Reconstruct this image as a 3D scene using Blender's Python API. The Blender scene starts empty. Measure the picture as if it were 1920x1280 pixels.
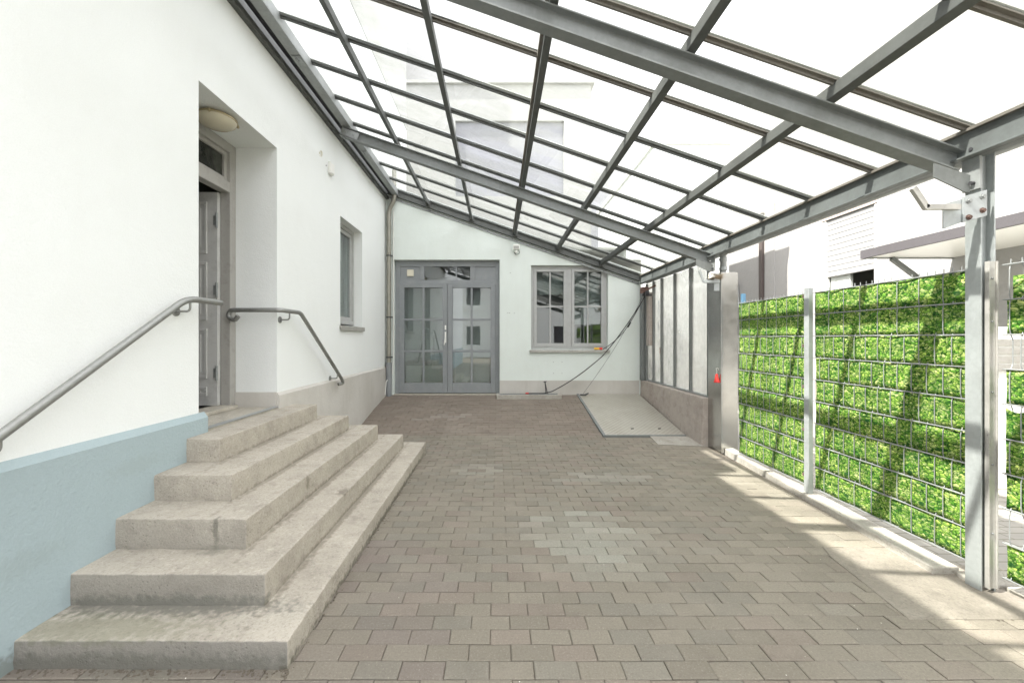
import bpy, bmesh, math, random
from mathutils import Vector, Matrix
C = bpy.context; SC = C.scene
R = math.radians
random.seed(7)
# ------------------------------------------------------------------ camera, world, sun, exposure
cam = bpy.data.objects.new('camera', bpy.data.cameras.new('camera')); SC.collection.objects.link(cam)
cam.location = (0, 0, 1.48); cam.rotation_euler = (R(90), 0, 0)
cam.data.sensor_width = 36; cam.data.lens = 14.0; cam.data.shift_x = .01406; cam.data.shift_y = -.0026
cam.data.clip_start = .05; cam.data.clip_end = 600
SC.camera = cam
SUN_K = Vector((.70, .20, -1.0))                     # way the sunlight travels
elev = math.atan2(1.0, math.hypot(SUN_K.x, SUN_K.y)); azim = math.atan2(-SUN_K.x, -SUN_K.y)
w = bpy.data.worlds.new('World'); SC.world = w; w.use_nodes = True
nt = w.node_tree; bg = nt.nodes['Background']
sky = nt.nodes.new('ShaderNodeTexSky'); sky.sky_type = 'NISHITA'; sky.sun_disc = False
sky.sun_elevation = elev; sky.sun_rotation = azim; sky.dust_density = 4.0; sky.air_density = 1.0; sky.ozone_density = 1.0
# thin bright cloud over the blue
wtc = nt.nodes.new('ShaderNodeTexCoord'); wn = nt.nodes.new('ShaderNodeTexNoise'); wn.inputs['Scale'].default_value = 2.2; wn.inputs['Detail'].default_value = 6
wr = nt.nodes.new('ShaderNodeValToRGB'); wr.color_ramp.elements[0].position = .25; wr.color_ramp.elements[1].position = .6
wr.color_ramp.elements[0].color = (.45,)*3+(1,); wr.color_ramp.elements[1].color = (.95,)*3+(1,)
wm = nt.nodes.new('ShaderNodeMixRGB'); wm.inputs[2].default_value = (11.1, 10.9, 11.15, 1)
nt.links.new(wtc.outputs['Generated'], wn.inputs['Vector']); nt.links.new(wn.outputs['Fac'], wr.inputs[0])
nt.links.new(wr.outputs[0], wm.inputs[0]); nt.links.new(sky.outputs[0], wm.inputs[1]); # added gradient: sky dimmed low towards the yard end, brightened overhead and behind
dp_ = nt.nodes.new('ShaderNodeVectorMath'); dp_.operation = 'DOT_PRODUCT'; dp_.inputs[1].default_value = (.5, -.8, .35); nt.links.new(wtc.outputs['Generated'], dp_.inputs[0])
n2_ = nt.nodes.new('ShaderNodeTexNoise'); n2_.inputs['Scale'].default_value = 3.5; n2_.inputs['Detail'].default_value = 7; nt.links.new(wtc.outputs['Generated'], n2_.inputs['Vector'])
ad_ = nt.nodes.new('ShaderNodeMath'); ad_.operation = 'MULTIPLY_ADD'; ad_.inputs[1].default_value = .35; nt.links.new(n2_.outputs['Fac'], ad_.inputs[0]); nt.links.new(dp_.outputs['Value'], ad_.inputs[2])
mr_ = nt.nodes.new('ShaderNodeMapRange'); mr_.inputs['From Min'].default_value = -.45; mr_.inputs['From Max'].default_value = .45; mr_.inputs['To Min'].default_value = .165; mr_.inputs['To Max'].default_value = 1.3; nt.links.new(ad_.outputs[0], mr_.inputs[0])
ml_ = nt.nodes.new('ShaderNodeVectorMath'); ml_.operation = 'SCALE'; nt.links.new(wm.outputs[0], ml_.inputs[0]); nt.links.new(mr_.outputs[0], ml_.inputs['Scale'])
nt.links.new(ml_.outputs[0], bg.inputs['Color'])
bg.inputs['Strength'].default_value = .13
sun = bpy.data.objects.new('sun', bpy.data.lights.new('sun', 'SUN')); SC.collection.objects.link(sun)
sun.data.energy = 5.0; sun.data.angle = R(.6); sun.data.color = (1, .965, .90)
sun.rotation_euler = SUN_K.to_track_quat('-Z', 'Y').to_euler(); sun.location = (-5, -3, 12)
vs = SC.view_settings; vs.view_transform = 'Standard'; vs.look = 'None'; vs.gamma = 1; vs.exposure = 1.68
SC.cycles.max_bounces = 10; SC.cycles.transparent_max_bounces = 24; SC.cycles.diffuse_bounces = 5

# ------------------------------------------------------------------ helpers
def root_loc(o):
    while o.parent: o = o.parent
    return o.location
class MB:
    def __init__(s): s.v = []; s.f = []
    def add(s, vs_, fs):
        n = len(s.v); s.v += [tuple(p) for p in vs_]; s.f += [tuple(i+n for i in f) for f in fs]; return s
    def box(s, x0, x1, y0, y1, z0, z1):
        return s.hexa([(x0,y0,z0),(x1,y0,z0),(x1,y1,z0),(x0,y1,z0),(x0,y0,z1),(x1,y0,z1),(x1,y1,z1),(x0,y1,z1)])
    def hexa(s, p):
        return s.add(p, [(0,3,2,1),(4,5,6,7),(0,1,5,4),(1,2,6,5),(2,3,7,6),(3,0,4,7)])
    def prism(s, poly, a, b):                        # poly of 3D points extruded by vector a->b
        n = len(poly); d = Vector(b)-Vector(a)
        p0 = [Vector(p) for p in poly]; p1 = [p+d for p in p0]
        fs = [tuple(range(n))[::-1], tuple(range(n, 2*n))]+[(i, (i+1) % n, (i+1) % n+n, i+n) for i in range(n)]
        return s.add(p0+p1, fs)
    def beam(s, a, b, prof, up=(0,0,1)):             # profile (u sideways, w up) swept from a to b, ends square to the path
        a = Vector(a); b = Vector(b); d = (b-a).normalized(); sd = d.cross(Vector(up)).normalized(); u = sd.cross(d)
        P = [a+sd*q[0]+u*q[1] for q in prof]
        return s.prism(P, a, b)
    def tube(s, pts, r, n=12, caps=True):
        pts = [Vector(p) for p in pts]; rings = []
        t0 = (pts[1]-pts[0]).normalized(); up = Vector((0,0,1)) if abs(t0.z) < .9 else Vector((1,0,0))
        u = t0.cross(up).normalized()
        for i, p in enumerate(pts):
            t = ((pts[min(i+1, len(pts)-1)]-p).normalized()+(p-pts[max(i-1, 0)]).normalized())
            t = t.normalized() if t.length > 1e-6 else t0
            u = (u-t*u.dot(t)).normalized(); v = t.cross(u)
            rr = r[i] if isinstance(r, (list, tuple)) else r
            rings.append([p+(u*math.cos(2*math.pi*k/n)+v*math.sin(2*math.pi*k/n))*rr for k in range(n)])
        vv = [q for rg in rings for q in rg]; fs = []
        for i in range(len(pts)-1):
            for k in range(n): fs.append((i*n+k, i*n+(k+1) % n, (i+1)*n+(k+1) % n, (i+1)*n+k))
        if caps: fs += [tuple(range(n))[::-1], tuple((len(pts)-1)*n+k for k in range(n))]
        return s.add(vv, fs)
    def build(s, name, m, parent=None, bevel=0, smooth=False, loc=None, attr=None):
        off = Vector(root_loc(parent)) if parent else Vector(loc or (0,0,0))
        me = bpy.data.meshes.new(name); me.from_pydata([tuple(Vector(p)-off) for p in s.v], [], s.f)
        bm = bmesh.new(); bm.from_mesh(me); bmesh.ops.recalc_face_normals(bm, faces=bm.faces)
        if smooth:
            for f in bm.faces: f.smooth = len(f.verts) < 8
            for e in bm.edges:
                if len(e.link_faces) == 2 and e.calc_face_angle(0) > R(38): e.smooth = False
        bm.to_mesh(me); bm.free()
        me.materials.append(m); o = bpy.data.objects.new(name, me); SC.collection.objects.link(o)
        if parent: o.parent = parent
        elif loc: o.location = loc
        if bevel:
            md = o.modifiers.new('bevel', 'BEVEL'); md.width = bevel; md.segments = 2; md.limit_method = 'ANGLE'; md.angle_limit = R(40)
        return o
def bez(pts, rad, n=6):                              # polyline with rounded corners
    P = [Vector(p) for p in pts]; out = [P[0]]
    for i in range(1, len(P)-1):
        a = (P[i-1]-P[i]); b = (P[i+1]-P[i]); r_ = min(rad, a.length*.49, b.length*.49)
        A = P[i]+a.normalized()*r_; B = P[i]+b.normalized()*r_
        for k in range(n+1):
            t = k/n; out.append(A*(1-t)**2+P[i]*2*t*(1-t)+B*t*t)
    return out+[P[-1]]
def thing(name, label, cat, loc=(0,0,0), group=None):
    o = bpy.data.objects.new(name, None); SC.collection.objects.link(o); o.location = loc; o.empty_display_size = .2
    return tag(o, label, cat, group)
def tag(o, label, cat, group=None):
    o['label'] = label; o['category'] = cat
    if group: o['group'] = group
    return o
def struct(o, kind='structure'): o['kind'] = kind; return o
def wall_cells(mb, plane, u, v, holes, t0, t1, top=None):
    """slab with openings. plane 'X': u is Y, slab between X=t0 and X=t1; plane 'Y': u is X. holes (u0,u1,v0,v1)"""
    us = sorted(set([u[0], u[1]]+[h[0] for h in holes]+[h[1] for h in holes])); vz = sorted(set([v[0], v[1]]+[h[2] for h in holes]+[h[3] for h in holes]))
    us = [a for a in us if u[0] <= a <= u[1]]; vz = [a for a in vz if v[0] <= a <= v[1]]
    def full(i, j):
        if i < 0 or j < 0 or i >= len(us)-1 or j >= len(vz)-1: return False
        cu = (us[i]+us[i+1])/2; cv = (vz[j]+vz[j+1])/2
        return not any(h[0] < cu < h[1] and h[2] < cv < h[3] for h in holes)
    def P(a, t, z):
        if top and abs(z-v[1]) < 1e-6: z = top(a)
        return (t, a, z) if plane == 'X' else (a, t, z)
    for i in range(len(us)-1):
        for j in range(len(vz)-1):
            if not full(i, j): continue
            a, b, c, d = us[i], us[i+1], vz[j], vz[j+1]
            for t in (t0, t1): mb.add([P(a,t,c),P(b,t,c),P(b,t,d),P(a,t,d)], [(0,1,2,3)])
            for (di, dj, p, q) in ((-1,0,(a,c),(a,d)),(1,0,(b,c),(b,d)),(0,-1,(a,c),(b,c)),(0,1,(a,d),(b,d))):
                if not full(i+di, j+dj): mb.add([P(p[0],t0,p[1]),P(q[0],t0,q[1]),P(q[0],t1,q[1]),P(p[0],t1,p[1])], [(0,1,2,3)])
    return mb
def weld(o):
    bm = bmesh.new(); bm.from_mesh(o.data); bmesh.ops.remove_doubles(bm, verts=bm.verts, dist=1e-4); bmesh.ops.recalc_face_normals(bm, faces=bm.faces); bm.to_mesh(o.data); bm.free(); return o

# ------------------------------------------------------------------ materials
def L(nt, a, b): nt.links.new(a, b)
class Mat:
    def __init__(s, name, color=(.5,.5,.5), rough=.6, metal=0, spec=.5):
        s.m = bpy.data.materials.new(name); s.m.use_nodes = True; s.nt = s.m.node_tree; s.b = s.nt.nodes['Principled BSDF']
        s.b.inputs['Base Color'].default_value = (*color, 1); s.b.inputs['Roughness'].default_value = rough
        s.b.inputs['Metallic'].default_value = metal; s.b.inputs['Specular IOR Level'].default_value = spec
        s.tc = s.nt.nodes.new('ShaderNodeTexCoord').outputs['Object']; s.col = None; s.last_n = None
        s.base = color
    def n(s, t, **kw):
        x = s.nt.nodes.new('ShaderNode'+t)
        for k, v in kw.items():
            if hasattr(x, k): setattr(x, k, v)
            else: x.inputs[k.replace('_', ' ')].default_value = v
        return x
    def mapping(s, sc=(1,1,1), loc=(0,0,0), rot=(0,0,0)):
        m = s.n('Mapping'); m.inputs['Scale'].default_value = sc; m.inputs['Location'].default_value = loc; m.inputs['Rotation'].default_value = rot; L(s.nt, s.tc, m.inputs['Vector']); return m.outputs[0]
    def noise(s, scale, detail=4, rough=.55, sc=None, dist=0):
        x = s.n('TexNoise'); x.inputs['Scale'].default_value = scale; x.inputs['Detail'].default_value = detail; x.inputs['Roughness'].default_value = rough; x.inputs['Distortion'].default_value = dist
        L(s.nt, s.mapping(sc) if sc else s.tc, x.inputs['Vector']); return x.outputs['Fac']
    def ramp(s, src, a, b, c0=(0,0,0), c1=(1,1,1), mid=None):
        r = s.n('ValToRGB'); e = r.color_ramp.elements; e[0].position = a; e[1].position = b; e[0].color = (*c0, 1); e[1].color = (*c1, 1); L(s.nt, src, r.inputs[0])
        if mid: q = e.new(mid[0]); q.color = (*mid[1], 1)
        return r.outputs[0]
    def mix(s, fac, c, mode='MIX', amount=None):     # blend c over the current colour
        x = s.n('MixRGB'); x.blend_type = mode
        if isinstance(fac, (int, float)): x.inputs[0].default_value = fac
        else:
            if amount is not None:
                mm = s.n('Math', operation='MULTIPLY'); mm.inputs[1].default_value = amount; L(s.nt, fac, mm.inputs[0]); fac = mm.outputs[0]
            L(s.nt, fac, x.inputs[0])
        if s.col is None: x.inputs[1].default_value = (*s.base, 1)
        else: L(s.nt, s.col, x.inputs[1])
        if isinstance(c, tuple): x.inputs[2].default_value = (*c, 1)
        else: L(s.nt, c, x.inputs[2])
        s.col = x.outputs[0]; L(s.nt, s.col, s.b.inputs['Base Color']); return s
    def bump(s, h, strength=.3, dist=.01):
        b = s.n('Bump'); b.inputs['Strength'].default_value = strength; b.inputs['Distance'].default_value = dist; L(s.nt, h, b.inputs['Height'])
        if s.last_n is not None: L(s.nt, s.last_n, b.inputs['Normal'])
        s.last_n = b.outputs[0]; L(s.nt, s.last_n, s.b.inputs['Normal']); return s
    def roughmap(s, src, a, b):
        mr = s.n('MapRange'); mr.inputs['To Min'].default_value = a; mr.inputs['To Max'].default_value = b; L(s.nt, src, mr.inputs['Value']); L(s.nt, mr.outputs[0], s.b.inputs['Roughness']); return s
def stucco(name, col, dirt=(.5,.5,.46), grain=70, amt=.35, bump=.45, smear=.12):
    m = Mat(name, col, .92, spec=.2)
    m.mix(m.ramp(m.noise(1.3, 6), .42, .75), dirt, amount=smear)
    m.mix(m.ramp(m.noise(6, 8, .7, sc=(1,1,.25)), .5, .85), dirt, amount=smear*.9)
    m.mix(m.ramp(m.noise(grain*2.2, 3), .3, .7), tuple(c*.86 for c in col), amount=amt)
    m.bump(m.noise(grain, 5, .65), bump, .006); m.bump(m.noise(4, 3), .25, .02); m.bump(m.noise(9, 5, .7, sc=(1,.7,1.6)), .16, .010)
    return m
M = {}
M['render_white'] = stucco('white_render', (.788,.812,.795), (.62,.63,.59)).m
M['render_back'] = stucco('pale_green_render', (.715,.77,.73), (.52,.54,.49), smear=.25, bump=.6).m
M['render_blocker'] = stucco('grey_white_render', (.45,.455,.44), (.33,.33,.30), smear=.4).m
M['render_blue'] = stucco('blue_render', (.345,.42,.435), (.29,.35,.365), grain=55, bump=.6); blue_ = M['render_blue']; M['render_blue'] = blue_.m
M['plinth'] = stucco('beige_plinth', (.56,.54,.50), (.38,.36,.31), grain=30, smear=.6).m
M['render_far'] = stucco('coarse_white_render', (.33,.325,.315), (.22,.215,.205), grain=14, bump=1.0).m
M['reveal_brown'] = stucco('tan_reveal', (.42,.35,.31), (.3,.26,.22)).m
def concrete(name, col, dark, moss=False, agg=.5):
    m = Mat(name, col, .9, spec=.25)
    m.mix(m.ramp(m.noise(2.2, 8, .7), .38, .7), dark, amount=.75)
    m.mix(m.ramp(m.noise(9, 8, .75, dist=.6), .52, .75), tuple(c*.62 for c in dark), amount=.6)
    m.mix(m.ramp(m.noise(16, 6, .7), .56, .75), tuple(min(1, c*1.35) for c in col), amount=.6)
    m.mix(m.ramp(m.noise(75, 4, .8), .5, .66), tuple(c*.5 for c in dark), amount=agg*1.3)      # fine sand grain
    m.mix(m.ramp(m.noise(62, 4, .8, sc=(1.1,.9,1)), .56, .68), tuple(min(1, c*1.5) for c in col), amount=agg*.9)
    v2 = m.n('TexVoronoi'); v2.inputs['Scale'].default_value = 38; L(m.nt, m.tc, v2.inputs['Vector'])
    pit = m.ramp(v2.outputs['Distance'], .10, .24, (1,1,1), (0,0,0)); g = m.ramp(m.noise(6, 3), .45, .6)
    mu = m.n('Math', operation='MULTIPLY'); L(m.nt, pit, mu.inputs[0]); L(m.nt, g, mu.inputs[1])
    m.mix(mu.outputs[0], tuple(c*.4 for c in dark), amount=agg*1.2)
    m.bump(m.noise(75, 6, .75), .9, .006); m.bump(m.noise(12, 5, .7), .6, .012)
    m.bump(m.ramp(mu.outputs[0], 0, 1, (1,1,1), (0,0,0)), .5, .006)
    return m
stepm = concrete('step_concrete', (.45,.415,.35), (.31,.282,.235), agg=.30)
# steps darker grey on faces towards -Y, more so lower down, plus water stains
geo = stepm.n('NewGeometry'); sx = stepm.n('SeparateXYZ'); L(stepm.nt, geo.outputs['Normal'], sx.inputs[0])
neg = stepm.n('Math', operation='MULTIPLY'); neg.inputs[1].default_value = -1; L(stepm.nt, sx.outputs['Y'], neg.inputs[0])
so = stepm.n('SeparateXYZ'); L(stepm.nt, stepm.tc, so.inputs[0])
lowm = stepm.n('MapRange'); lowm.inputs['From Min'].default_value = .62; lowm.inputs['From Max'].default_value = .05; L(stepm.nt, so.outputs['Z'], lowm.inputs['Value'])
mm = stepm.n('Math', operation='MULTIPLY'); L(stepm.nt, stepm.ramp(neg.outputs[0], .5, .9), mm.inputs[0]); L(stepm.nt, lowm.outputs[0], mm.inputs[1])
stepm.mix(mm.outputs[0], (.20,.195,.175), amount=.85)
def spot(m, cx, cy, cz, sx_, sy_, sz_, col, amt, seed=0):   # a stain or darkened band with a shape of its own at a place
    mp = m.mapping((1/sx_, 1/sy_, 1/sz_), (-cx/sx_, -cy/sy_, -cz/sz_))
    nn = m.n('TexNoise'); nn.inputs['Scale'].default_value = 30+seed; nn.inputs['Detail'].default_value = 4; L(m.nt, m.tc, nn.inputs['Vector'])
    ln = m.n('VectorMath', operation='LENGTH'); L(m.nt, mp, ln.inputs[0])
    ad = m.n('Math', operation='MULTIPLY_ADD'); ad.inputs[1].default_value = .9; hf = m.n('Math', operation='MULTIPLY'); hf.inputs[1].default_value = .4; L(m.nt, ln.outputs['Value'], hf.inputs[0]); L(m.nt, nn.outputs['Fac'], ad.inputs[0]); L(m.nt, hf.outputs[0], ad.inputs[2])
    m.mix(m.ramp(ad.outputs[0], .68, .95, (1,1,1), (0,0,0)), col, amount=amt)
STEP0 = Vector((-1.56, 3.5, 0))
for (p, s_, col, amt) in [((-1.60,2.26,.40),(.014,.05,.09),(.14,.14,.115),.65), ((-1.60,2.235,.295),(.06,.05,.02),(.2,.195,.16),.5),
        ((-1.20,3.12,.29),(.05,.07,.02),(.16,.14,.11),.7), ((-1.42,3.0,.40),(.03,.03,.05),(.16,.145,.10),.6), ((-1.05,3.25,.29),(.05,.05,.02),(.12,.11,.08),.8),
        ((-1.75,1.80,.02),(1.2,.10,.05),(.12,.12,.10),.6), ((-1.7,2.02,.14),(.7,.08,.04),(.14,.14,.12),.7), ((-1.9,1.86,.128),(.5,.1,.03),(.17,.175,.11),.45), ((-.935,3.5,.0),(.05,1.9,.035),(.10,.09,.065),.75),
        ((-1.165,3.5,.13),(.03,1.6,.022),(.2,.18,.14),.7), ((-1.41,3.5,.29),(.03,1.35,.022),(.2,.18,.14),.7), ((-1.665,3.5,.46),(.03,1.1,.022),(.2,.18,.14),.6), ((-1.92,3.5,.622),(.03,.85,.02),(.2,.18,.14),.6)]:  # creases darkened along the foot of each riser
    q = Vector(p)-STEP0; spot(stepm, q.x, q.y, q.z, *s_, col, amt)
M['step'] = stepm.m
spot(blue_, .03, -1.6, .0, .1, 6, .085, (.17,.19,.17), .75); spot(blue_, .03, -1.25, .45, .1, .25, .06, (.30,.36,.36), .5, 4); spot(blue_, .03, -.6, .72, .1, .18, .05, (.31,.37,.37), .5, 7)
M['kerb'] = concrete('kerb_concrete', (.42,.40,.355), (.30,.28,.24), agg=.3).m
M['patch'] = concrete('smooth_concrete_patch', (.285,.258,.215), (.20,.18,.15), agg=.3).m
M['lowwall'] = concrete('low_wall_render', (.45,.405,.365), (.31,.265,.235), agg=.15).m
def galv(name, col=(.36,.375,.37), rough=.5, metal=.35, dirt=(.13,.125,.10), da=.5):
    m = Mat(name, col, rough, metal)
    v = m.n('TexVoronoi'); v.inputs['Scale'].default_value = 45; L(m.nt, m.tc, v.inputs['Vector'])
    sep = m.n('SeparateColor'); L(m.nt, v.outputs['Color'], sep.inputs[0])
    m.mix(sep.outputs[0], tuple(c*1.28 for c in col), amount=.35)
    m.mix(m.ramp(m.noise(3, 7, .7), .5, .78), dirt, amount=da)
    m.mix(m.ramp(m.noise(24, 6, .7, sc=(1,1,.3)), .55, .8), tuple(min(1, c*1.45) for c in col), amount=.4)
    m.roughmap(m.noise(11, 4), rough-.14, rough+.18); m.bump(m.noise(60, 4), .12, .002); return m
M['galv'] = galv('galvanised_steel', (.30,.315,.31)).m
M['galv_light'] = galv('bright_galvanised_steel', (.38,.405,.405), .45, .3, (.24,.25,.245), .5).m
cm = galv('galvanised_column_steel', (.36,.385,.38), .45, .3, (.22,.23,.225), .55)
spot(cm, .02, 0, 0, .03, .2, 1, (.1,.3,.5), 0)
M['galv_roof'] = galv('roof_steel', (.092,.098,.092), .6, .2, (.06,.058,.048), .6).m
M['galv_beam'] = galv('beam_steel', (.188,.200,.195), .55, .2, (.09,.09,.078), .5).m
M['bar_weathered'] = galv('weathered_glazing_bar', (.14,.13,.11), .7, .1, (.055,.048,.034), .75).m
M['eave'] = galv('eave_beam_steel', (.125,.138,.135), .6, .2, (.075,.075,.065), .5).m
M['tube'] = galv('handrail_tube', (.27,.275,.26), .42, .55, (.14,.135,.12), .6).m
M['zinc'] = galv('zinc_pipe', (.30,.29,.25), .35, .6, (.12,.11,.085), .55).m
M['frame_grey'] = Mat('bluegrey_door_paint', (.225,.25,.27), .45).m
mm_ = Mat('bluegrey_paint_dusty', (.225,.24,.248), .45); mm_.mix(mm_.ramp(mm_.noise(7, 6, .7), .45, .8), (.32,.33,.33), amount=.45); mm_.bump(mm_.noise(30,3), .05, .002); M['frame_grey'] = mm_.m
mm_ = Mat('window_frame_paint', (.40,.405,.395), .5); mm_.mix(mm_.ramp(mm_.noise(9, 6, .7), .5, .8), (.27,.265,.24), amount=.5); M['frame_light'] = mm_.m
mm_ = Mat('old_door_frame_paint', (.37,.36,.335), .5); mm_.mix(mm_.ramp(mm_.noise(8, 6, .75), .5, .75), (.22,.21,.185), amount=.6); M['frame_old'] = mm_.m
mm_ = Mat('door_leaf_paint', (.56,.56,.54), .4); mm_.mix(mm_.ramp(mm_.noise(5, 5, .7), .5, .8), (.2,.2,.19), amount=.5); M['leaf'] = mm_.m
mm_ = Mat('brushed_stainless', (.50,.50,.48), .2, .95); st = mm_.noise(40, 3, .6, sc=(6,6,.12)); mm_.mix(mm_.ramp(st, .35, .65), (.40,.40,.38), amount=.5); mm_.mix(mm_.ramp(mm_.noise(3,5,.6), .5, .8), (.22,.21,.19), amount=.5); mm_.roughmap(mm_.noise(8, 4), .12, .32); mm_.bump(mm_.noise(5, 2), .12, .01); M['inox'] = mm_.m
mm_ = Mat('chequer_plate', (.40,.385,.33), .5, .35); mm_.mix(mm_.ramp(mm_.noise(3, 7, .7), .42, .72), (.31,.28,.225), amount=.75)
wv = mm_.n('TexWave', wave_type='BANDS', bands_direction='DIAGONAL'); wv.inputs['Scale'].default_value = 5; L(mm_.nt, mm_.mapping((1.6,1.6,0)), wv.inputs['Vector'])
wv2 = mm_.n('TexWave', wave_type='BANDS', bands_direction='DIAGONAL'); wv2.inputs['Scale'].default_value = 5; L(mm_.nt, mm_.mapping((1.6,-1.6,0)), wv2.inputs['Vector'])
mx = mm_.n('Math', operation='MAXIMUM'); L(mm_.nt, wv.outputs['Fac'], mx.inputs[0]); L(mm_.nt, wv2.outputs['Fac'], mx.inputs[1])
mm_.mix(mm_.ramp(mx.outputs[0], .80, .95), (.60,.58,.52), amount=.38); mm_.bump(mm_.ramp(mx.outputs[0], .85, .98), .6, .004); M['chequer'] = mm_.m
M['black'] = Mat('black_rubber', (.018,.018,.018), .55).m
M['darkmetal'] = Mat('dark_steel', (.07,.07,.075), .5, .4).m
M['bluepost'] = Mat('blue_paint', (.10,.22,.34), .5).m
M['red'] = Mat('red_plastic', (.62,.035,.025), .4).m
M['rust'] = concrete('rusty_steel', (.19,.12,.10), (.10,.065,.055)).m
M['yellow'] = Mat('yellow_plastic', (.75,.42,.02), .4).m
M['white'] = Mat('white_plastic', (.78,.78,.74), .35).m
M['cream'] = Mat('cream_plastic', (.66,.62,.50), .4).m
M['lampglass'] = Mat('yellowed_lamp_glass', (.56,.52,.40), .25).m
M['brass'] = Mat('dull_brass', (.45,.38,.24), .35, .7).m
M['stone_sill'] = stucco('grey_sill', (.42,.42,.39), (.3,.29,.26), smear=.4).m
M['alu_sill'] = galv('aluminium_sill', (.42,.41,.38), .4, .3).m
M['threshold'] = concrete('threshold_stone', (.50,.47,.40), (.36,.33,.27), agg=.2).m
M['dark_inside'] = Mat('interior_wall', (.28,.29,.265), .9).m
M['dark_floor'] = Mat('interior_floor', (.12,.11,.10), .6).m
M['blind'] = Mat('venetian_blind', (.50,.52,.49), .5).m
M['shutter'] = Mat('white_roller_shutter', (.27,.27,.265), .5).m
M['fascia'] = stucco('mauve_grey_fascia', (.085,.08,.084), (.06,.055,.055), smear=.4).m
M['darkpipe'] = Mat('dark_brown_pipe', (.075,.06,.055), .5).m
mm_ = Mat('twig_nest', (.22,.17,.11), .95); mm_.bump(mm_.noise(60,5,.8), 1, .01); M['nest'] = mm_.m
M['cloth'] = Mat('white_rag', (.7,.68,.62), .95).m
# panes
def pane_mat(name, tint, refl, trans, dirt=0, dirtcol=(.6,.62,.56), dscale=2.0, rough=.01, bumpv=0, spots=False):
    m = bpy.data.materials.new(name); m.use_nodes = True; nt = m.node_tree; nt.nodes.clear(); N = nt.nodes.new
    out = N('ShaderNodeOutputMaterial'); tr = N('ShaderNodeBsdfTransparent'); tr.inputs[0].default_value = (*trans, 1)
    gl = N('ShaderNodeBsdfGlossy'); gl.inputs['Roughness'].default_value = rough; gl.inputs['Color'].default_value = (*tint, 1)
    fr = N('ShaderNodeFresnel'); fr.inputs['IOR'].default_value = refl
    ge = N('ShaderNodeNewGeometry'); iv = N('ShaderNodeMath'); iv.operation = 'SUBTRACT'; iv.inputs[0].default_value = 1; L(nt, ge.outputs['Backfacing'], iv.inputs[1])
    fm = N('ShaderNodeMath'); fm.operation = 'MULTIPLY'; L(nt, fr.outputs[0], fm.inputs[0]); L(nt, iv.outputs[0], fm.inputs[1])   # one reflecting face per pane
    mx = N('ShaderNodeMixShader'); L(nt, fm.outputs[0], mx.inputs[0]); L(nt, tr.outputs[0], mx.inputs[1]); L(nt, gl.outputs[0], mx.inputs[2]); last = mx
    tc = N('ShaderNodeTexCoord')
    if dirt:
        df = N('ShaderNodeBsdfDiffuse'); df.inputs[0].default_value = (*dirtcol, 1); tl = N('ShaderNodeBsdfTranslucent'); tl.inputs[0].default_value = (*dirtcol, 1)
        ds = N('ShaderNodeMixShader'); ds.inputs[0].default_value = .72; L(nt, df.outputs[0], ds.inputs[1]); L(nt, tl.outputs[0], ds.inputs[2])
        nz = N('ShaderNodeTexNoise'); nz.inputs['Scale'].default_value = dscale; nz.inputs['Detail'].default_value = 8; nz.inputs['Roughness'].default_value = .68
        mp = N('ShaderNodeMapping'); mp.inputs['Scale'].default_value = (.5, 1.4, 1); L(nt, tc.outputs['Object'], mp.inputs[0]); L(nt, mp.outputs[0], nz.inputs['Vector'])
        mr = N('ShaderNodeMapRange'); mr.inputs['From Min'].default_value = .38; mr.inputs['From Max'].default_value = .75; mr.inputs['To Min'].default_value = dirt*.3; mr.inputs['To Max'].default_value = min(.9, dirt*2.6); L(nt, nz.outputs['Fac'], mr.inputs[0])
        m2 = N('ShaderNodeMixShader'); L(nt, mr.outputs[0], m2.inputs[0]); L(nt, mx.outputs[0], m2.inputs[1]); L(nt, ds.outputs[0], m2.inputs[2]); last = m2
    if bumpv:
        b = N('ShaderNodeBump'); b.inputs['Strength'].default_value = bumpv; b.inputs['Distance'].default_value = .01
        n2 = N('ShaderNodeTexNoise'); n2.inputs['Scale'].default_value = 40 if bumpv > .2 else 3; L(nt, tc.outputs['Object'], n2.inputs['Vector']); L(nt, n2.outputs[0], b.inputs['Height']); L(nt, b.outputs[0], gl.inputs['Normal'])
    L(nt, last.outputs[0], out.inputs[0]); return m
M['roofglass'] = pane_mat('weathered_roof_glass', (.9,.9,.9), 1.45, (.962,.968,.964), dirt=.125, dirtcol=(.27,.28,.24))
M['doorglass'] = pane_mat('clear_door_glass', (.85,.88,.9), 2.7, (.82,.86,.85), bumpv=.03)
M['frosted'] = pane_mat('obscured_glass', (.9,.9,.88), 1.5, (.72,.73,.72), dirt=.5, dirtcol=(.86,.86,.84), dscale=.35, rough=.18, bumpv=.5)
M['mattglass'] = pane_mat('satin_transom_glass', (.6,.62,.58), 1.5, (.25,.27,.25), dirt=.5, dirtcol=(.35,.36,.32))
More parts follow.
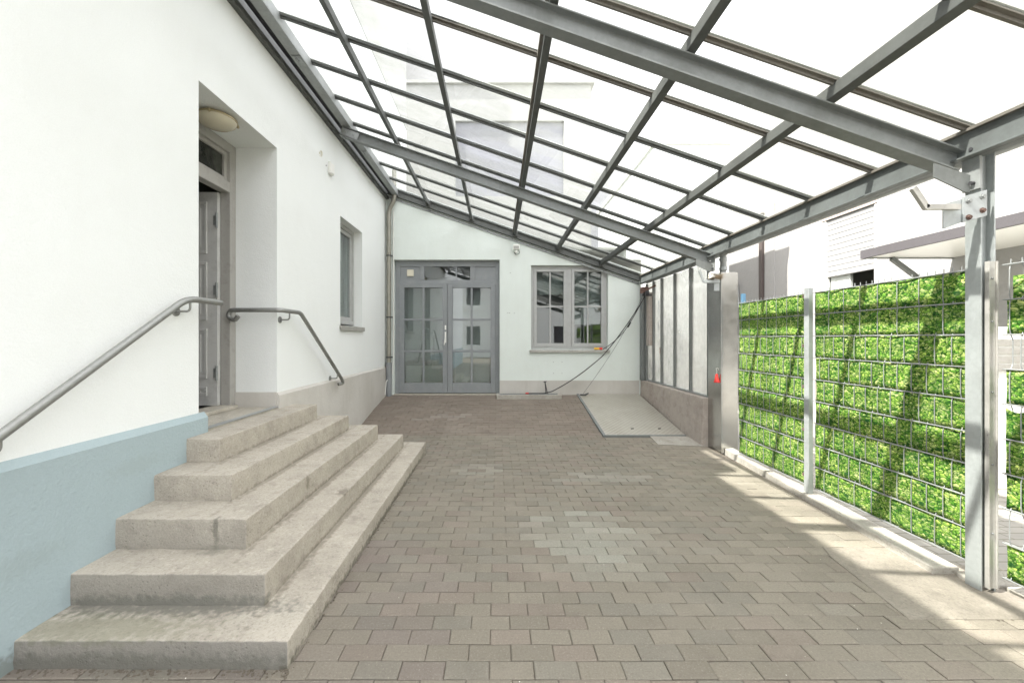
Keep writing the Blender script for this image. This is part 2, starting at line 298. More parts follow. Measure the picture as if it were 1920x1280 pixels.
# pavers: colour comes with each stone
pm = Mat('concrete_paver', (.25,.23,.2), .85, spec=.3)
at = pm.n('Attribute', attribute_name='stone'); pm.mix(1.0, at.outputs['Color'])
pm.mix(pm.ramp(pm.noise(95, 4, .8), .45, .68), (.11,.095,.075), amount=.5); pm.mix(pm.ramp(pm.noise(110, 3, .8), .58, .70), (.38,.345,.29), amount=.5)
pm.mix(pm.ramp(pm.noise(1.1, 7, .7), .5, .75), (.25,.225,.185), amount=.6); pm.mix(pm.ramp(pm.noise(2.6, 8, .75), .55, .8), (.095,.083,.07), amount=.5)
v = pm.n('TexVoronoi'); v.inputs['Scale'].default_value = 9; L(pm.nt, pm.tc, v.inputs['Vector']); pm.mix(pm.ramp(v.outputs['Distance'], .012, .03, (1,1,1), (0,0,0)), (.75,.73,.66), amount=.9)
pm.bump(pm.noise(160, 3, .7), .5, .003); M['paver'] = pm.m
jm = Mat('joint_sand', (.115,.098,.075), .95); jm.mix(jm.ramp(jm.noise(8, 6, .7), .4, .7), (.15,.13,.10), amount=.6); M['joint'] = jm.m
gm = Mat('yard_ground', (.36,.345,.31), .9); gm.mix(gm.ramp(gm.noise(.8, 8, .7), .4, .7), (.26,.25,.22), amount=.7)
br = gm.n('TexBrick'); br.inputs['Scale'].default_value = 2.5; br.inputs['Color1'].default_value = (1,1,1,1); br.inputs['Color2'].default_value = (.86,.86,.86,1); br.inputs['Mortar'].default_value = (.5,.48,.42,1); br.inputs['Mortar Size'].default_value = .012
L(gm.nt, gm.mapping((1,1,1)), br.inputs['Vector']); gm.mix(1.0, br.outputs['Color'], 'MULTIPLY'); M['yard'] = gm.m
# printed leaf strips (a print: its lights and darks belong to it)
lm = Mat('printed_leaf_strip', (.1,.3,.04), .55, spec=.35)
dn = lm.n('TexNoise'); dn.inputs['Scale'].default_value = 26; dn.inputs['Detail'].default_value = 3; L(lm.nt, lm.tc, dn.inputs['Vector'])
def leaves(scale, sq, rot, seed):
    va = lm.n('VectorMath', operation='SCALE'); va.inputs['Scale'].default_value = .035; L(lm.nt, dn.outputs['Color'], va.inputs[0])
    mp = lm.mapping((1,1,sq), (seed, seed*.7, seed*.3), rot); ad = lm.n('VectorMath', operation='ADD'); L(lm.nt, mp, ad.inputs[0]); L(lm.nt, va.outputs[0], ad.inputs[1])
    v = lm.n('TexVoronoi'); v.inputs['Scale'].default_value = scale; v.inputs['Randomness'].default_value = 1; L(lm.nt, ad.outputs[0], v.inputs['Vector'])
    sp = lm.n('SeparateColor'); L(lm.nt, v.outputs['Color'], sp.inputs[0]); return sp.outputs, v.outputs['Distance']
def leaf_layer(scale, sq, rot, seed, cols):
    va = lm.n('VectorMath', operation='SCALE'); va.inputs['Scale'].default_value = .03; L(lm.nt, dn.outputs['Color'], va.inputs[0])
    mp = lm.mapping((1,1,sq), (seed, seed*.7, seed*.3), rot); ad = lm.n('VectorMath', operation='ADD'); L(lm.nt, mp, ad.inputs[0]); L(lm.nt, va.outputs[0], ad.inputs[1])
    v = lm.n('TexVoronoi'); v.inputs['Scale'].default_value = scale; L(lm.nt, ad.outputs[0], v.inputs['Vector'])
    ve = lm.n('TexVoronoi', feature='DISTANCE_TO_EDGE'); ve.inputs['Scale'].default_value = scale; L(lm.nt, ad.outputs[0], ve.inputs['Vector'])
    sp = lm.n('SeparateColor'); L(lm.nt, v.outputs['Color'], sp.inputs[0])
    su = lm.n('VectorMath', operation='SUBTRACT'); L(lm.nt, ad.outputs[0], su.inputs[0]); L(lm.nt, v.outputs['Position'], su.inputs[1])
    dt = lm.n('VectorMath', operation='DOT_PRODUCT'); dt.inputs[1].default_value = (0, .35*scale, .9*scale); L(lm.nt, su.outputs[0], dt.inputs[0])
    r = lm.n('ValToRGB'); e = r.color_ramp.elements; e[0].position = 0; e[0].color = (*cols[0], 1); e[1].position = 1; e[1].color = (*cols[-1], 1)
    for k, c in enumerate(cols[1:-1]): q = e.new((k+1)/(len(cols)-1)); q.color = (*c, 1)
    L(lm.nt, sp.outputs[0], r.inputs[0])
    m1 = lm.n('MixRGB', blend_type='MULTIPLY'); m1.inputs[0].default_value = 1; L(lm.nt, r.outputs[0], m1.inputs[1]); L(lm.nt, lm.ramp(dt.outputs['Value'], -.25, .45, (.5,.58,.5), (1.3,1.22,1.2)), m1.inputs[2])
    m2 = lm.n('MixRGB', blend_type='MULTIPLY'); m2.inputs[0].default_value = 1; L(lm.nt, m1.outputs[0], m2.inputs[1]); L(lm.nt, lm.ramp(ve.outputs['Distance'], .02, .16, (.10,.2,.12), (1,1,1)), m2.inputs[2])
    return m2.outputs[0], sp.outputs[1]
G = [(.03,.13,.02),(.13,.37,.045),(.31,.60,.08),(.60,.78,.18),(.86,.92,.42)]
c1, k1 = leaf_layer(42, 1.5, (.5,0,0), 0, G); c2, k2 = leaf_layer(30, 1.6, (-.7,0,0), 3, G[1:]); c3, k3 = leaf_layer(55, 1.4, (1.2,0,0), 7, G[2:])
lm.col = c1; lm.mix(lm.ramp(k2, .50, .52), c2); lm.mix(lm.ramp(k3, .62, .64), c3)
lm.mix(lm.ramp(lm.noise(3.4, 5, .65), .42, .62), (.03,.14,.03), amount=.35)
lm.mix(lm.ramp(lm.noise(70, 2), .62, .70), (.70,.76,.42), amount=.45)
v = lm.n('TexVoronoi'); v.inputs['Scale'].default_value = 5.5; L(lm.nt, lm.mapping((1,1,1.4)), v.inputs['Vector']); lm.mix(lm.ramp(v.outputs['Distance'], .10, .14, (1,1,1), (0,0,0)), (.012,.08,.02), amount=.85)
L(lm.nt, lm.col, lm.b.inputs['Base Color'])
tl = lm.n('BsdfTranslucent'); L(lm.nt, lm.col, tl.inputs[0]); ms = lm.n('MixShader'); ms.inputs[0].default_value = .35
outn = [n for n in lm.nt.nodes if n.type == 'OUTPUT_MATERIAL'][0]; L(lm.nt, lm.b.outputs[0], ms.inputs[1]); L(lm.nt, tl.outputs[0], ms.inputs[2]); L(lm.nt, ms.outputs[0], outn.inputs[0])
M['leafprint'] = lm.m
def plain(key, name, col, rough=.6, metal=0): M[key] = Mat(name, col, rough, metal).m

# ------------------------------------------------------------------ ground
def gz(y):                                           # the yard rises to the back door
    P = [(-50,0),(5.2,0),(5.6,.012),(5.95,.045),(6.42,.12),(7.05,.25),(7.8,.375),(60,.375)]
    for (a, za), (b, zb) in zip(P, P[1:]):
        if a <= y <= b: return za+(zb-za)*(y-a)/(b-a)
    return 0
m_ = MB(); ys = [-60,-8,5.2,5.6,5.95,6.42,7.05,7.8,9,80]; xs = [-2.6, 2.9]
for a, b in zip(ys, ys[1:]): m_.add([(xs[0],a,gz(a)-.009),(xs[1],a,gz(a)-.009),(xs[1],b,gz(b)-.009),(xs[0],b,gz(b)-.009)], [(0,1,2,3)])
struct(m_.build('joint_bed_ground', M['joint']))
m_ = MB(); m_.add([(2.9,-60,-.03),(80,-60,-.03),(80,80,-.03),(2.9,80,-.03)], [(0,1,2,3)]); m_.add([(-80,-60,-.03),(-2.6,-60,-.03),(-2.6,80,-.03),(-80,80,-.03)], [(0,1,2,3)])
struct(m_.build('yard_ground', M['yard']))
# pavers, stretcher bond, 20 x 10 cm
V = []; F = []; COL = []
rng = random.Random(3)
def paver(x0, x1, y0, y1, col):
    g = .0016; b = .0045; h = .0028; x0 += g; x1 -= g; y0 += g; y1 -= g; dz = rng.uniform(-.002, .002); n = len(V)
    tx = rng.uniform(-.0015, .0015)
    if x1-x0 < .02: return
    for (ox, zz) in ((0, -.012), (0, -h), (b, 0)):
        for (x, y) in ((x0+ox,y0+ox),(x1-ox,y0+ox),(x1-ox,y1-ox),(x0+ox,y1-ox)):
            V.append((x, y, gz(y)+zz+dz+(tx if x > (x0+x1)/2 else -tx)))
    for k in range(4):
        j = (k+1) % 4; F.append((n+k, n+j, n+4+j, n+4+k)); F.append((n+4+k, n+4+j, n+8+j, n+8+k))
    F.append((n+8,n+9,n+10,n+11)); COL.extend([col]*12)
def pcol(x, y):
    a = rng.random(); t = rng.uniform(.9, 1.09)
    c = Vector((.186,.169,.134)) if a < .66 else Vector((.178,.166,.135)) if a < .84 else Vector((.192,.166,.135))
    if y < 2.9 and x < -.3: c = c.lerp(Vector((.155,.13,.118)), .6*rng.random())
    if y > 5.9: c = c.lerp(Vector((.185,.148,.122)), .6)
    # pale re-laid patches
    d = math.hypot((x-.70-.08*(2.95-y))/.46, (y-3.0)/.56)+rng.uniform(-.15,.15)
    if d < 1: c = c.lerp(Vector((.265,.265,.222)), min(1, (1.25-d)*1.6)*rng.uniform(.35,.85))
    d = math.hypot((x-1.1)/.5, (y-4.25)/.16)
    if d < 1 and rng.random() < .75: c = c.lerp(Vector((.28,.275,.235)), .5)
    if math.hypot((x+.1)/.35, (y-4.5)/.2) < 1 and rng.random() < .7: c = c.lerp(Vector((.27,.27,.225)), .4)
    if 6.55 < y < 6.85 and -1.5 < x < -.2 and rng.random() < .6: c = c.lerp(Vector((.30,.28,.24)), .35*rng.random()+.1)
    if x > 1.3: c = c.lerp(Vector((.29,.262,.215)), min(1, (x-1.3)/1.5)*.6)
    return tuple(c*t)
row = int((-1.0-1.834)/.1)
while True:
    y0 = 1.834+row*.1
    if y0 > 7.84: break
    y1 = min(y0+.1, 7.86); xl = -2.3; off = -.437+(.1 if row % 2 == 0 else 0)
    xr = 2.86
    k = math.floor((xl-off)/.2); x = off+k*.2
    while x < xr:
        a = max(x, xl); b = min(x+.2, xr); ym = (y0+y1)/2
        if 5.86 < ym < 7.84 and 1.55 < (a+b)/2:
            if a < 1.55: b = 1.55
            else: x += .2; continue
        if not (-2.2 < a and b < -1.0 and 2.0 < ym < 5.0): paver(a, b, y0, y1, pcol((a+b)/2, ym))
        x += .2
    row += 1
me = bpy.data.meshes.new('paving'); me.from_pydata(V, [], F); me.materials.append(M['paver'])
ca = me.color_attributes.new('stone', 'FLOAT_COLOR', 'POINT')
for i, c in enumerate(COL): ca.data[i].color = (*c, 1)
o = bpy.data.objects.new('paving', me); SC.collection.objects.link(o); struct(o)
# concrete infill along the kerb, pads
def slab(name, poly, z, mat, dz=.02):
    m = MB(); m.prism([(x, y, gz(y)+z-dz) for x, y in poly], (0,0,0), (0,0,dz)); return struct(m.build(name, mat, bevel=.003))
slab('concrete_infill', [(2.17,2.10),(3.05,2.10),(3.05,2.60),(2.725,2.61),(2.70,2.78),(2.55,2.83),(2.38,2.80),(2.31,2.83),(2.26,2.70),(2.22,2.42)], .005, M['patch'])
slab('concrete_pad', [(2.22,5.52),(2.84,5.44),(2.84,5.86),(2.25,5.90)], .010, M['kerb'], .01)
# kerb under the fence
m_ = MB(); m_.hexa([(2.73,2.50,-.02),(2.90,2.50,-.02),(3.04,5.14,-.02),(2.93,5.14,-.02),(2.735,2.50,.045),(2.90,2.50,.05),(3.04,5.14,.075),(2.935,5.14,.07)]); struct(m_.build('kerb', M['kerb'], bevel=.008))
m_ = MB(); m_.hexa([(2.84,2.36,-.03),(3.2,2.36,-.03),(3.2,2.49,-.03),(2.86,2.49,-.03),(2.84,2.36,.02),(3.2,2.36,.02),(3.2,2.49,.035),(2.86,2.49,.035)]); m_.box(2.98,3.25,.5,2.34,-.03,.03); struct(m_.build('broken_kerb_end', M['kerb'], bevel=.01))

# ------------------------------------------------------------------ main house on the left
HW = -2.2
house = thing('white_house', 'white rendered house with pale blue plinth and recessed side door above the steps', 'house', (HW,3,0))
m_ = wall_cells(MB(), 'X', (-9, 7.90), (0, 6.5), [(2.93,3.97,.775,3.38),(5.57,6.47,1.66,3.2)], HW, HW-.42)
m_.box(HW-.42, HW-.40, -9, -8.9, 0, 1)
weld(m_.build('wall', M['render_white'], house))
m_ = MB(); m_.box(HW-7, HW-.422, -9, -8.7, 0, 6.5); m_.box(HW-7, HW-.422, 7.9, 9.6, 0, 6.5); m_.box(HW-7, HW-6.7, -9, 7.899, 0, 6.5); m_.box(HW-.42, HW, 7.902, 9.6, 0, 6.5); m_.build('rear_wall', M['render_white'], house)
m_ = MB(); m_.box(HW-7.2, HW+.02, -9, 3.0, 7.0-.42, 7.0-.38) if False else None
m_.box(HW-7.2, HW+.001, -9, 9.6, 6.503, 6.50+.03); m_.build('roof', M['darkmetal'], house)
m_ = MB(); m_.box(HW-7, HW-.001, 3.05, 3.85, 6.531, 7.0).box(HW-7, HW-.001, 3.851, 9.6, 6.531, 9.6); m_.build('added_sun_blocker', M['render_blocker'], house)  # added upper blocks, raised to keep the sun off the far floor and low wall
def plinth_strip(y0, y1, z0, z1, mat, nm, t=.025, cap=.035):
    m = MB(); m.prism([(HW,y0,z0),(HW+t,y0,z0),(HW+t,y0,z1-cap),(HW,y0,z1)], (0,y0,0), (0,y1,0)); return m.build(nm, mat, house)
plinth_strip(-8.9, 2.985, -.03, .935, M['render_blue'], 'blue_plinth', .03, .04)
plinth_strip(3.972, 7.88, -.03, .945, M['plinth'], 'plinth', .022, .03)
m_ = MB(); m_.box(HW-.418, HW+.0, 3.955, 3.972, .78, .95); m_.build('plinth', M['plinth'], house)
# landing, threshold
m_ = MB(); m_.box(HW-.6, HW+.012, 2.932, 3.968, .60, .80); m_.build('landing', M['threshold'], house, bevel=.004)
m_ = MB(); m_.box(HW-.035, HW+.02, 2.99, 3.966, .8005, .808); m_.build('edge_trim', M['galv'], house, bevel=.002)
m_ = MB(); m_.box(HW-.56, HW-.34, 3.2, 3.90, .802, .835); m_.build('threshold', M['threshold'], house, bevel=.006)
# door frame in the recess
dfx0, dfx1 = HW-.50, HW-.405
fr = MB(); fr.box(dfx0, dfx1, 2.934, 3.02, .80, 3.378).box(dfx0, dfx1, 3.88, 3.966, .80, 3.378).box(dfx0, dfx1, 3.021, 3.879, 3.29, 3.377).box(dfx0, dfx1, 3.021, 3.879, 2.90, 3.0)
dframe = fr.build('door_frame', M['frame_old'], house, bevel=.006)
m_ = MB(); m_.box(dfx0+.02, dfx0+.07, 3.021, 3.065, 3.001, 3.289).box(dfx0+.02, dfx0+.07, 3.835, 3.879, 3.001, 3.289).box(dfx0+.02, dfx0+.07, 3.066, 3.834, 3.001, 3.04).box(dfx0+.02, dfx0+.07, 3.066, 3.834, 3.25, 3.289)
tr = m_.build('transom', M['frame_old'], house, bevel=.004)
m_ = MB(); m_.box(dfx0+.04, dfx0+.046, 3.06, 3.84, 3.035, 3.255); m_.build('pane', M['mattglass'], tr)
# open leaf, perpendicular to the wall, hung on the far jamb
lf = MB(); LY = 3.842
lf.box(dfx0-.86, dfx0-.002, LY, LY+.042, .835, 2.895)
leaf = lf.build('door', M['leaf'], house, bevel=.003)
m_ = MB()
for (z0, z1) in ((.93,1.02),(1.10,1.58),(1.66,2.22),(2.30,2.80)):
    x0, x1 = dfx0-.74, dfx0-.10
    m_.box(x0, x1, LY-.012, LY-.0005, z0, z0+.028).box(x0, x1, LY-.012, LY-.0005, z1-.028, z1).box(x0, x0+.028, LY-.012, LY-.0005, z0+.029, z1-.029).box(x1-.028, x1, LY-.012, LY-.0005, z0+.029, z1-.029)
    m_.box(x0+.06, x1-.06, LY-.008, LY-.0005, z0+.06 if z1-z0 > .2 else z0+.035, z1-.06 if z1-z0 > .2 else z1-.035)
m_.build('panel_moulding', M['leaf'], leaf, bevel=.003)
for z in (1.15, 1.95, 2.62):
    m_ = MB(); m_.tube([(dfx0-.002, LY-.012, z-.07),(dfx0-.002, LY-.012, z+.07)], .011, 10).box(dfx0-.04, dfx0-.004, LY-.006, LY-.001, z-.045, z+.045); m_.build('hinge', M['galv'], leaf)
# hall behind
def room(parent, x0, x1, y0, y1, z0, z1, open_side):
    m = MB(); t = .05
    if open_side != 'x1': m.box(x1, x1+t, y0, y1, z0, z1)
    if open_side != 'x0': m.box(x0-t, x0, y0, y1, z0, z1)
    if open_side != 'y0': m.box(x0, x1, y0-t, y0, z0, z1)
    if open_side != 'y1': m.box(x0, x1, y1, y1+t, z0, z1)
    m.box(x0-t, x1+t, y0-t, y1+t, z1, z1+t); m.build('room_wall', M['dark_inside'], parent)
    m = MB(); m.box(x0-t, x1+t, y0-t, y1+t, z0-t, z0); m.build('room_floor', M['dark_floor'], parent)
room(house, HW-4, HW-.53, 2.3, 4.7, .80, 3.5, 'x1')
# side window
def window_x(parent, y0, y1, z0, z1, x, fw, mat, name='window'):
    m = MB(); d = .07
    m.box(x-d, x, y0, y0+fw, z0, z1).box(x-d, x, y1-fw, y1, z0, z1).box(x-d, x, y0+fw+.001, y1-fw-.001, z0, z0+fw).box(x-d, x, y0+fw+.001, y1-fw-.001, z1-fw, z1)
    f2 = fw*.9; a, b, c, e = y0+fw+.002, y1-fw-.002, z0+fw+.002, z1-fw-.002; xx = x-.018
    m.box(xx-.05, xx, a, a+f2, c, e).box(xx-.05, xx, b-f2, b, c, e).box(xx-.05, xx, a+f2+.001, b-f2-.001, c, c+f2).box(xx-.05, xx, a+f2+.001, b-f2-.001, e-f2, e)
    o = m.build(name, mat, parent, bevel=.004); g = MB(); g.box(xx-.03, xx-.024, a+f2-.005, b-f2+.005, c+f2-.005, e-f2+.005); g.build('pane', M['doorglass'], o); return o
wx = window_x(house, 5.572, 6.468, 1.70, 3.198, HW-.13, .06, M['frame_light'])
m_ = MB(); m_.box(HW-.23, HW+.035, 5.54, 6.50, 1.632, 1.665).box(HW+.022, HW+.035, 5.54, 6.50, 1.60, 1.6315); m_.build('window_sill', M['alu_sill'], wx, bevel=.004)
m_ = MB(); m_.box(HW-.30, HW-.29, 5.6, 6.45, 1.72, 3.18); m_.build('blind', M['blind'], wx)
room(house, HW-3.0, HW-.43, 5.0, 7.2, 1.0, 3.6, 'x1')

# ------------------------------------------------------------------ roof geometry
def ZR(x): return 2.735+.3465*(2.81-x)
BW = 7.86
annex = thing('rear_annex', 'pale green rendered annex with blue-grey double door and window at the yard end', 'building', (.3, BW, .375))
DX0, DX1, DZ1 = -2.05, .04, 3.04; WX0, WX1, WZ0, WZ1 = .66, 2.18, 1.265, 2.93
m_ = wall_cells(MB(), 'Y', (HW+.0, 2.83), (.2, 4.6), [(DX0,DX1,.0,DZ1),(WX0,WX1,WZ0,WZ1)], BW, BW+.32, top=lambda u: ZR(u)+.06)
weld(m_.build('wall', M['render_back'], annex))
m_ = MB(); m_.box(DX1, 2.79, BW-.012, BW-.0005, .2, .66); m_.build('plinth', M['plinth'], annex)
m_ = MB(); m_.hexa([(HW,BW+.32,4.4),(2.83,BW+.32,2.75),(2.83,BW+5,2.75),(HW,BW+5,4.4),(HW,BW+.32,4.5),(2.83,BW+.32,2.85),(2.83,BW+5,2.85),(HW,BW+5,4.5)]); m_.box(2.7,2.83,BW+.33,BW+5,0,2.74); m_.build('roof', M['darkmetal'], annex)
room(annex, -2.1, 2.6, BW+.34, BW+4, .40, 3.3, 'y0')
m_ = MB(); m_.box(DX0, DX1, BW-.02, BW+.34, .30, .385); m_.build('door_sill', M['threshold'], annex)
# double door with transom, frame set back
FY0, FY1 = BW+.10, BW+.17
def fy(m, x0, x1, z0, z1, a=FY0, b=FY1): return m.box(x0, x1, a, b, z0, z1)
m_ = MB(); zt = DZ1-.002; zb = .386
fy(m_, DX0+.002, DX0+.10, zb, zt); fy(m_, DX1-.075, DX1-.002, zb, zt); fy(m_, DX0+.101, DX1-.076, 2.925, zt); fy(m_, DX0+.101, DX1-.076, 2.57, 2.655)
fy(m_, -1.55, -1.465, 2.656, 2.924); fy(m_, -.55, -.455, 2.656, 2.924)
ddf = m_.build('double_door_frame', M['frame_grey'], annex, bevel=.004)
for (a_, b_) in ((DX0+.101,-1.551),(-.454,DX1-.076)): m_ = MB(); m_.box(a_,b_,FY0+.02,FY0+.05,2.656,2.924); m_.build('solid_panel', M['frame_grey'], ddf)
m_ = MB(); m_.box(-1.464,-.551,FY0+.03,FY0+.036,2.656,2.924); m_.build('pane', M['doorglass'], ddf)
m_ = MB(); m_.box(-.84,-.815,FY0+.015,FY0+.029,2.657,2.923); m_.build('glazing_bar', M['frame_grey'], ddf)
def leafdoor(x0, x1, st):
    z0, z1 = .40, 2.568; a, b = FY0-.012, FY1-.01; m = MB(); gz0, gz1 = .60, 2.50
    fy(m, x0, x0+st, z0, z1, a, b); fy(m, x1-st, x1, z0, z1, a, b); fy(m, x0+st+.001, x1-st-.001, z0, gz0, a, b); fy(m, x0+st+.001, x1-st-.001, gz1, z1, a, b)
    d = m.build('door', M['frame_grey'], annex, bevel=.005)
    m = MB(); gx0, gx1 = x0+st, x1-st; xm = (gx0+gx1)/2
    m.box(xm-.02, xm+.02, a+.008, a+.03, gz0+.001, gz1-.001)
    for z in (1.235, 1.865):
        m.box(gx0+.001, xm-.021, a+.008, a+.03, z-.02, z+.02); m.box(xm+.021, gx1-.001, a+.008, a+.03, z-.02, z+.02)
    m.build('glazing_bar', M['frame_grey'], d, bevel=.003)
    m = MB(); m.box(gx0-.004, gx1+.004, a+.034, a+.04, gz0-.004, gz1+.004); m.build('pane', M['doorglass'], d)
    return d
dl = leafdoor(-1.955, -1.005, .09); dr = leafdoor(-1.0, -.038, .10)
m_ = MB(); m_.box(-1.055,-1.025,FY0-.022,FY0-.0125,1.40,1.62); m_.box(-1.055,-1.025,FY0-.022,FY0-.0125,1.66,1.75); m_.tube(bez([(-1.04,FY0-.022,1.50),(-1.04,FY0-.065,1.50),(-1.06,FY0-.065,1.36)], .02), .010, 8); m_.build('handle', M['white'], dl, bevel=.003)
m_ = MB(); m_.box(-1.81,-1.68,FY0-.005,FY0+.0195,2.73,2.86); m_.box(-1.795,-1.695,FY0-.012,FY0-.0052,2.745,2.845); m_.build('switch_box', M['cream'], ddf, bevel=.006)
# blinds: slats
def slats(parent, x0, x1, z0, z1, y, step=.022, mat='blind', dep=.012, tilt=.012):
    m = MB(); z = z0
    while z < z1:
        m.add([(x0,y,z),(x1,y,z),(x1,y+dep,z+tilt),(x0,y+dep,z+tilt),(x0,y,z+.0012),(x1,y,z+.0012),(x1,y+dep,z+tilt+.0012),(x0,y+dep,z+tilt+.0012)], [(0,3,2,1),(4,5,6,7),(0,1,5,4),(1,2,6,5),(2,3,7,6),(3,0,4,7)]); z += step
    for xx in (x0+(x1-x0)*.2, x0+(x1-x0)*.8): m.tube([(xx,y-.002,z0),(xx,y-.002,z1)], .0012, 4)
    return m.build('venetian_blind', M[mat], parent)
slats(dl, -1.87, -1.09, .62, 2.49, FY1+.03); slats(dr, -.90, -.14, .62, 2.49, FY1+.03)
m_ = MB(); m_.box(-1.87,-1.09,FY1+.12,FY1+.20,.42,.92); m_.box(-.88,-.16,FY1+.12,FY1+.2,.46,1.2); m_.build('added_pale_panel', M['white'], annex, bevel=.01)  # added pale panels standing in for the brightness low in the panes
lad = thing('step_ladder', 'dark step ladder standing inside behind the left leaf of the double door', 'ladder', (-1.25,8.6,.4))
for (dx, dy) in ((-.16,0),(.16,0)):
    m_ = MB(); m_.tube([(-1.25+dx*1.3,8.45,.41),(-1.25+dx*.8,8.7,1.55)], .018, 8); m_.build('rail', M['black'], lad)
    m_ = MB(); m_.tube([(-1.25+dx*1.3,9.0,.41),(-1.25+dx*.8,8.72,1.55)], .016, 8); m_.build('leg', M['black'], lad)
for k in range(4):
    m_ = MB(); t_ = .15+.22*k; m_.box(-1.25-.19+.05*t_,-1.25+.19-.05*t_,8.45+.25*t_-.04,8.45+.25*t_+.04,.41+1.14*t_,.41+1.14*t_+.02); m_.build('tread', M['black'], lad)
# window of two casements
m_ = MB(); fw = .06
a, b = BW+.07, BW+.14
m_.box(WX0+.002, WX0+fw, a, b, WZ0+.002, WZ1-.002); m_.box(WX1-fw, WX1-.002, a, b, WZ0+.002, WZ1-.002); xm = (WX0+WX1)/2
m_.box(xm-.05, xm+.05, a, b, WZ0+fw+.001, WZ1-fw-.001); m_.box(WX0+fw+.001, WX1-fw-.001, a, b, WZ0+.002, WZ0+fw); m_.box(WX0+fw+.001, WX1-fw-.001, a, b, WZ1-fw, WZ1-.002)
win = m_.build('window', M['frame_light'], annex, bevel=.004)
for (x0, x1) in ((WX0+fw+.002, xm-.052), (xm+.052, WX1-fw-.002)):
    z0, z1 = WZ0+fw+.002, WZ1-fw-.002; s_ = .055; m_ = MB(); c, d = a-.014, b-.02
    m_.box(x0, x0+s_, c, d, z0, z1).box(x1-s_, x1, c, d, z0, z1).box(x0+s_+.001, x1-s_-.001, c, d, z0, z0+s_+.01).box(x0+s_+.001, x1-s_-.001, c, d, z1-s_, z1)
    q = (x0+x1)/2; zm = 2.12; m_.box(q-.014, q+.014, c+.01, c+.03, z0+s_+.011, z1-s_-.001).box(x0+s_+.001, q-.015, c+.01, c+.03, zm-.014, zm+.014).box(q+.015, x1-s_-.001, c+.01, c+.03, zm-.014, zm+.014)
    cs = m_.build('casement', M['frame_light'], annex, bevel=.003)
    m_ = MB(); m_.box(x0+s_-.003, x1-s_+.003, c+.034, c+.04, z0+s_, z1-s_+.003); m_.build('pane', M['doorglass'], cs)
    slats(cs, x0+s_, x1-s_, zm-.35 if x0 > 1.3 else zm+.25, z1-.05, b+.03)
m_ = MB(); m_.box(WX0-.03, WX1+.03, BW-.045, BW+.069, WZ0-.035, WZ0-.003).box(WX0-.03, WX1+.03, BW-.045, BW-.035, WZ0-.055, WZ0-.0355); m_.build('window_sill', M['alu_sill'], win, bevel=.004)
# anchor holes left in the wall
for (x, z) in ((1.10,1.02),(1.27,1.02),(1.10,.80),(1.27,.80),(.20,1.99),(.235,1.99),(.33,1.985),(.25,2.78),(-2.06,3.45),(-2.1,3.33),(.02,1.97)):
    m_ = MB(); m_.tube([(x,BW-.0012,z),(x,BW+.001,z)], .006, 8); m_.build('plug_hole', M['black'], annex)

# ------------------------------------------------------------------ entrance steps
from mathutils import noise as NZ
steps = thing('entrance_steps', 'five worn concrete steps stepping up on three sides to the side door', 'steps', STEP0)
SP = [(-.94,1.783,5.24,-.03,.127),(-1.178,2.02,5.0,.1275,.286),(-1.425,2.259,4.75,.2865,.458),(-1.677,2.513,4.5,.4585,.62),(-1.935,2.775,4.28,.6205,.784)]
for (x1, y0, y1, z0, z1) in SP:
    bm = bmesh.new(); x0 = HW-.01
    nx = max(3, int((x1-x0)/.035)); ny = int((y1-y0)/.035); nz = 5
    def grid(fn, n1, n2):
        g = [[bm.verts.new(fn(i/n1, j/n2)) for j in range(n2+1)] for i in range(n1+1)]
        for i in range(n1):
            for j in range(n2): bm.faces.new((g[i][j], g[i+1][j], g[i+1][j+1], g[i][j+1]))
    X = lambda t: x0+(x1-x0)*t; Y = lambda t: y0+(y1-y0)*t; Z = lambda t: z0+(z1-z0)*t
    grid(lambda a, b: (X(a), Y(b), z1), nx, ny); grid(lambda a, b: (x1, Y(a), Z(b)), ny, nz)
    grid(lambda a, b: (X(a), y0, Z(b)), nx, nz); grid(lambda a, b: (X(a), y1, Z(b)), nx, nz); grid(lambda a, b: (X(a), Y(b), z0), 1, 1)
    bmesh.ops.remove_doubles(bm, verts=bm.verts, dist=1e-4)
    for v in bm.verts:
        p = v.co.copy(); n1 = NZ.noise(p*7); n2 = NZ.noise(p*23+Vector((5,1,2))); n3 = NZ.noise(p*60)
        ex = (abs(p.x-x1) < .001)+(abs(p.y-y0) < .001 or abs(p.y-y1) < .001); ez = abs(p.z-z1) < .001
        inx = -1 if abs(p.x-x1) < .001 else 0; iny = 1 if abs(p.y-y0) < .001 else (-1 if abs(p.y-y1) < .001 else 0)
        wear = .002+(.003 if ez and ex else 0)+.004*max(0, n1)
        v.co.x += inx*(wear+.0035*n2+.003*n3); v.co.y += iny*(wear+.0035*n2+.003*n3)
        if ez: v.co.z += -(.0015 if ex else 0)+.002*n1+(.003*n3-.004*max(0, n2) if ex else .0008*n3)
    bmesh.ops.recalc_face_normals(bm, faces=bm.faces)
    for f in bm.faces: f.smooth = True
    for e in bm.edges:
        if len(e.link_faces) == 2 and e.calc_face_angle(0) > R(50): e.smooth = False
    for v in bm.verts: v.co -= STEP0
    me = bpy.data.meshes.new('step'); bm.to_mesh(me); bm.free(); me.materials.append(M['step']); o = bpy.data.objects.new('step', me); SC.collection.objects.link(o); o.parent = steps
    md = o.modifiers.new('bevel', 'BEVEL'); md.width = .0045; md.segments = 2; md.limit_method = 'ANGLE'; md.angle_limit = R(55)
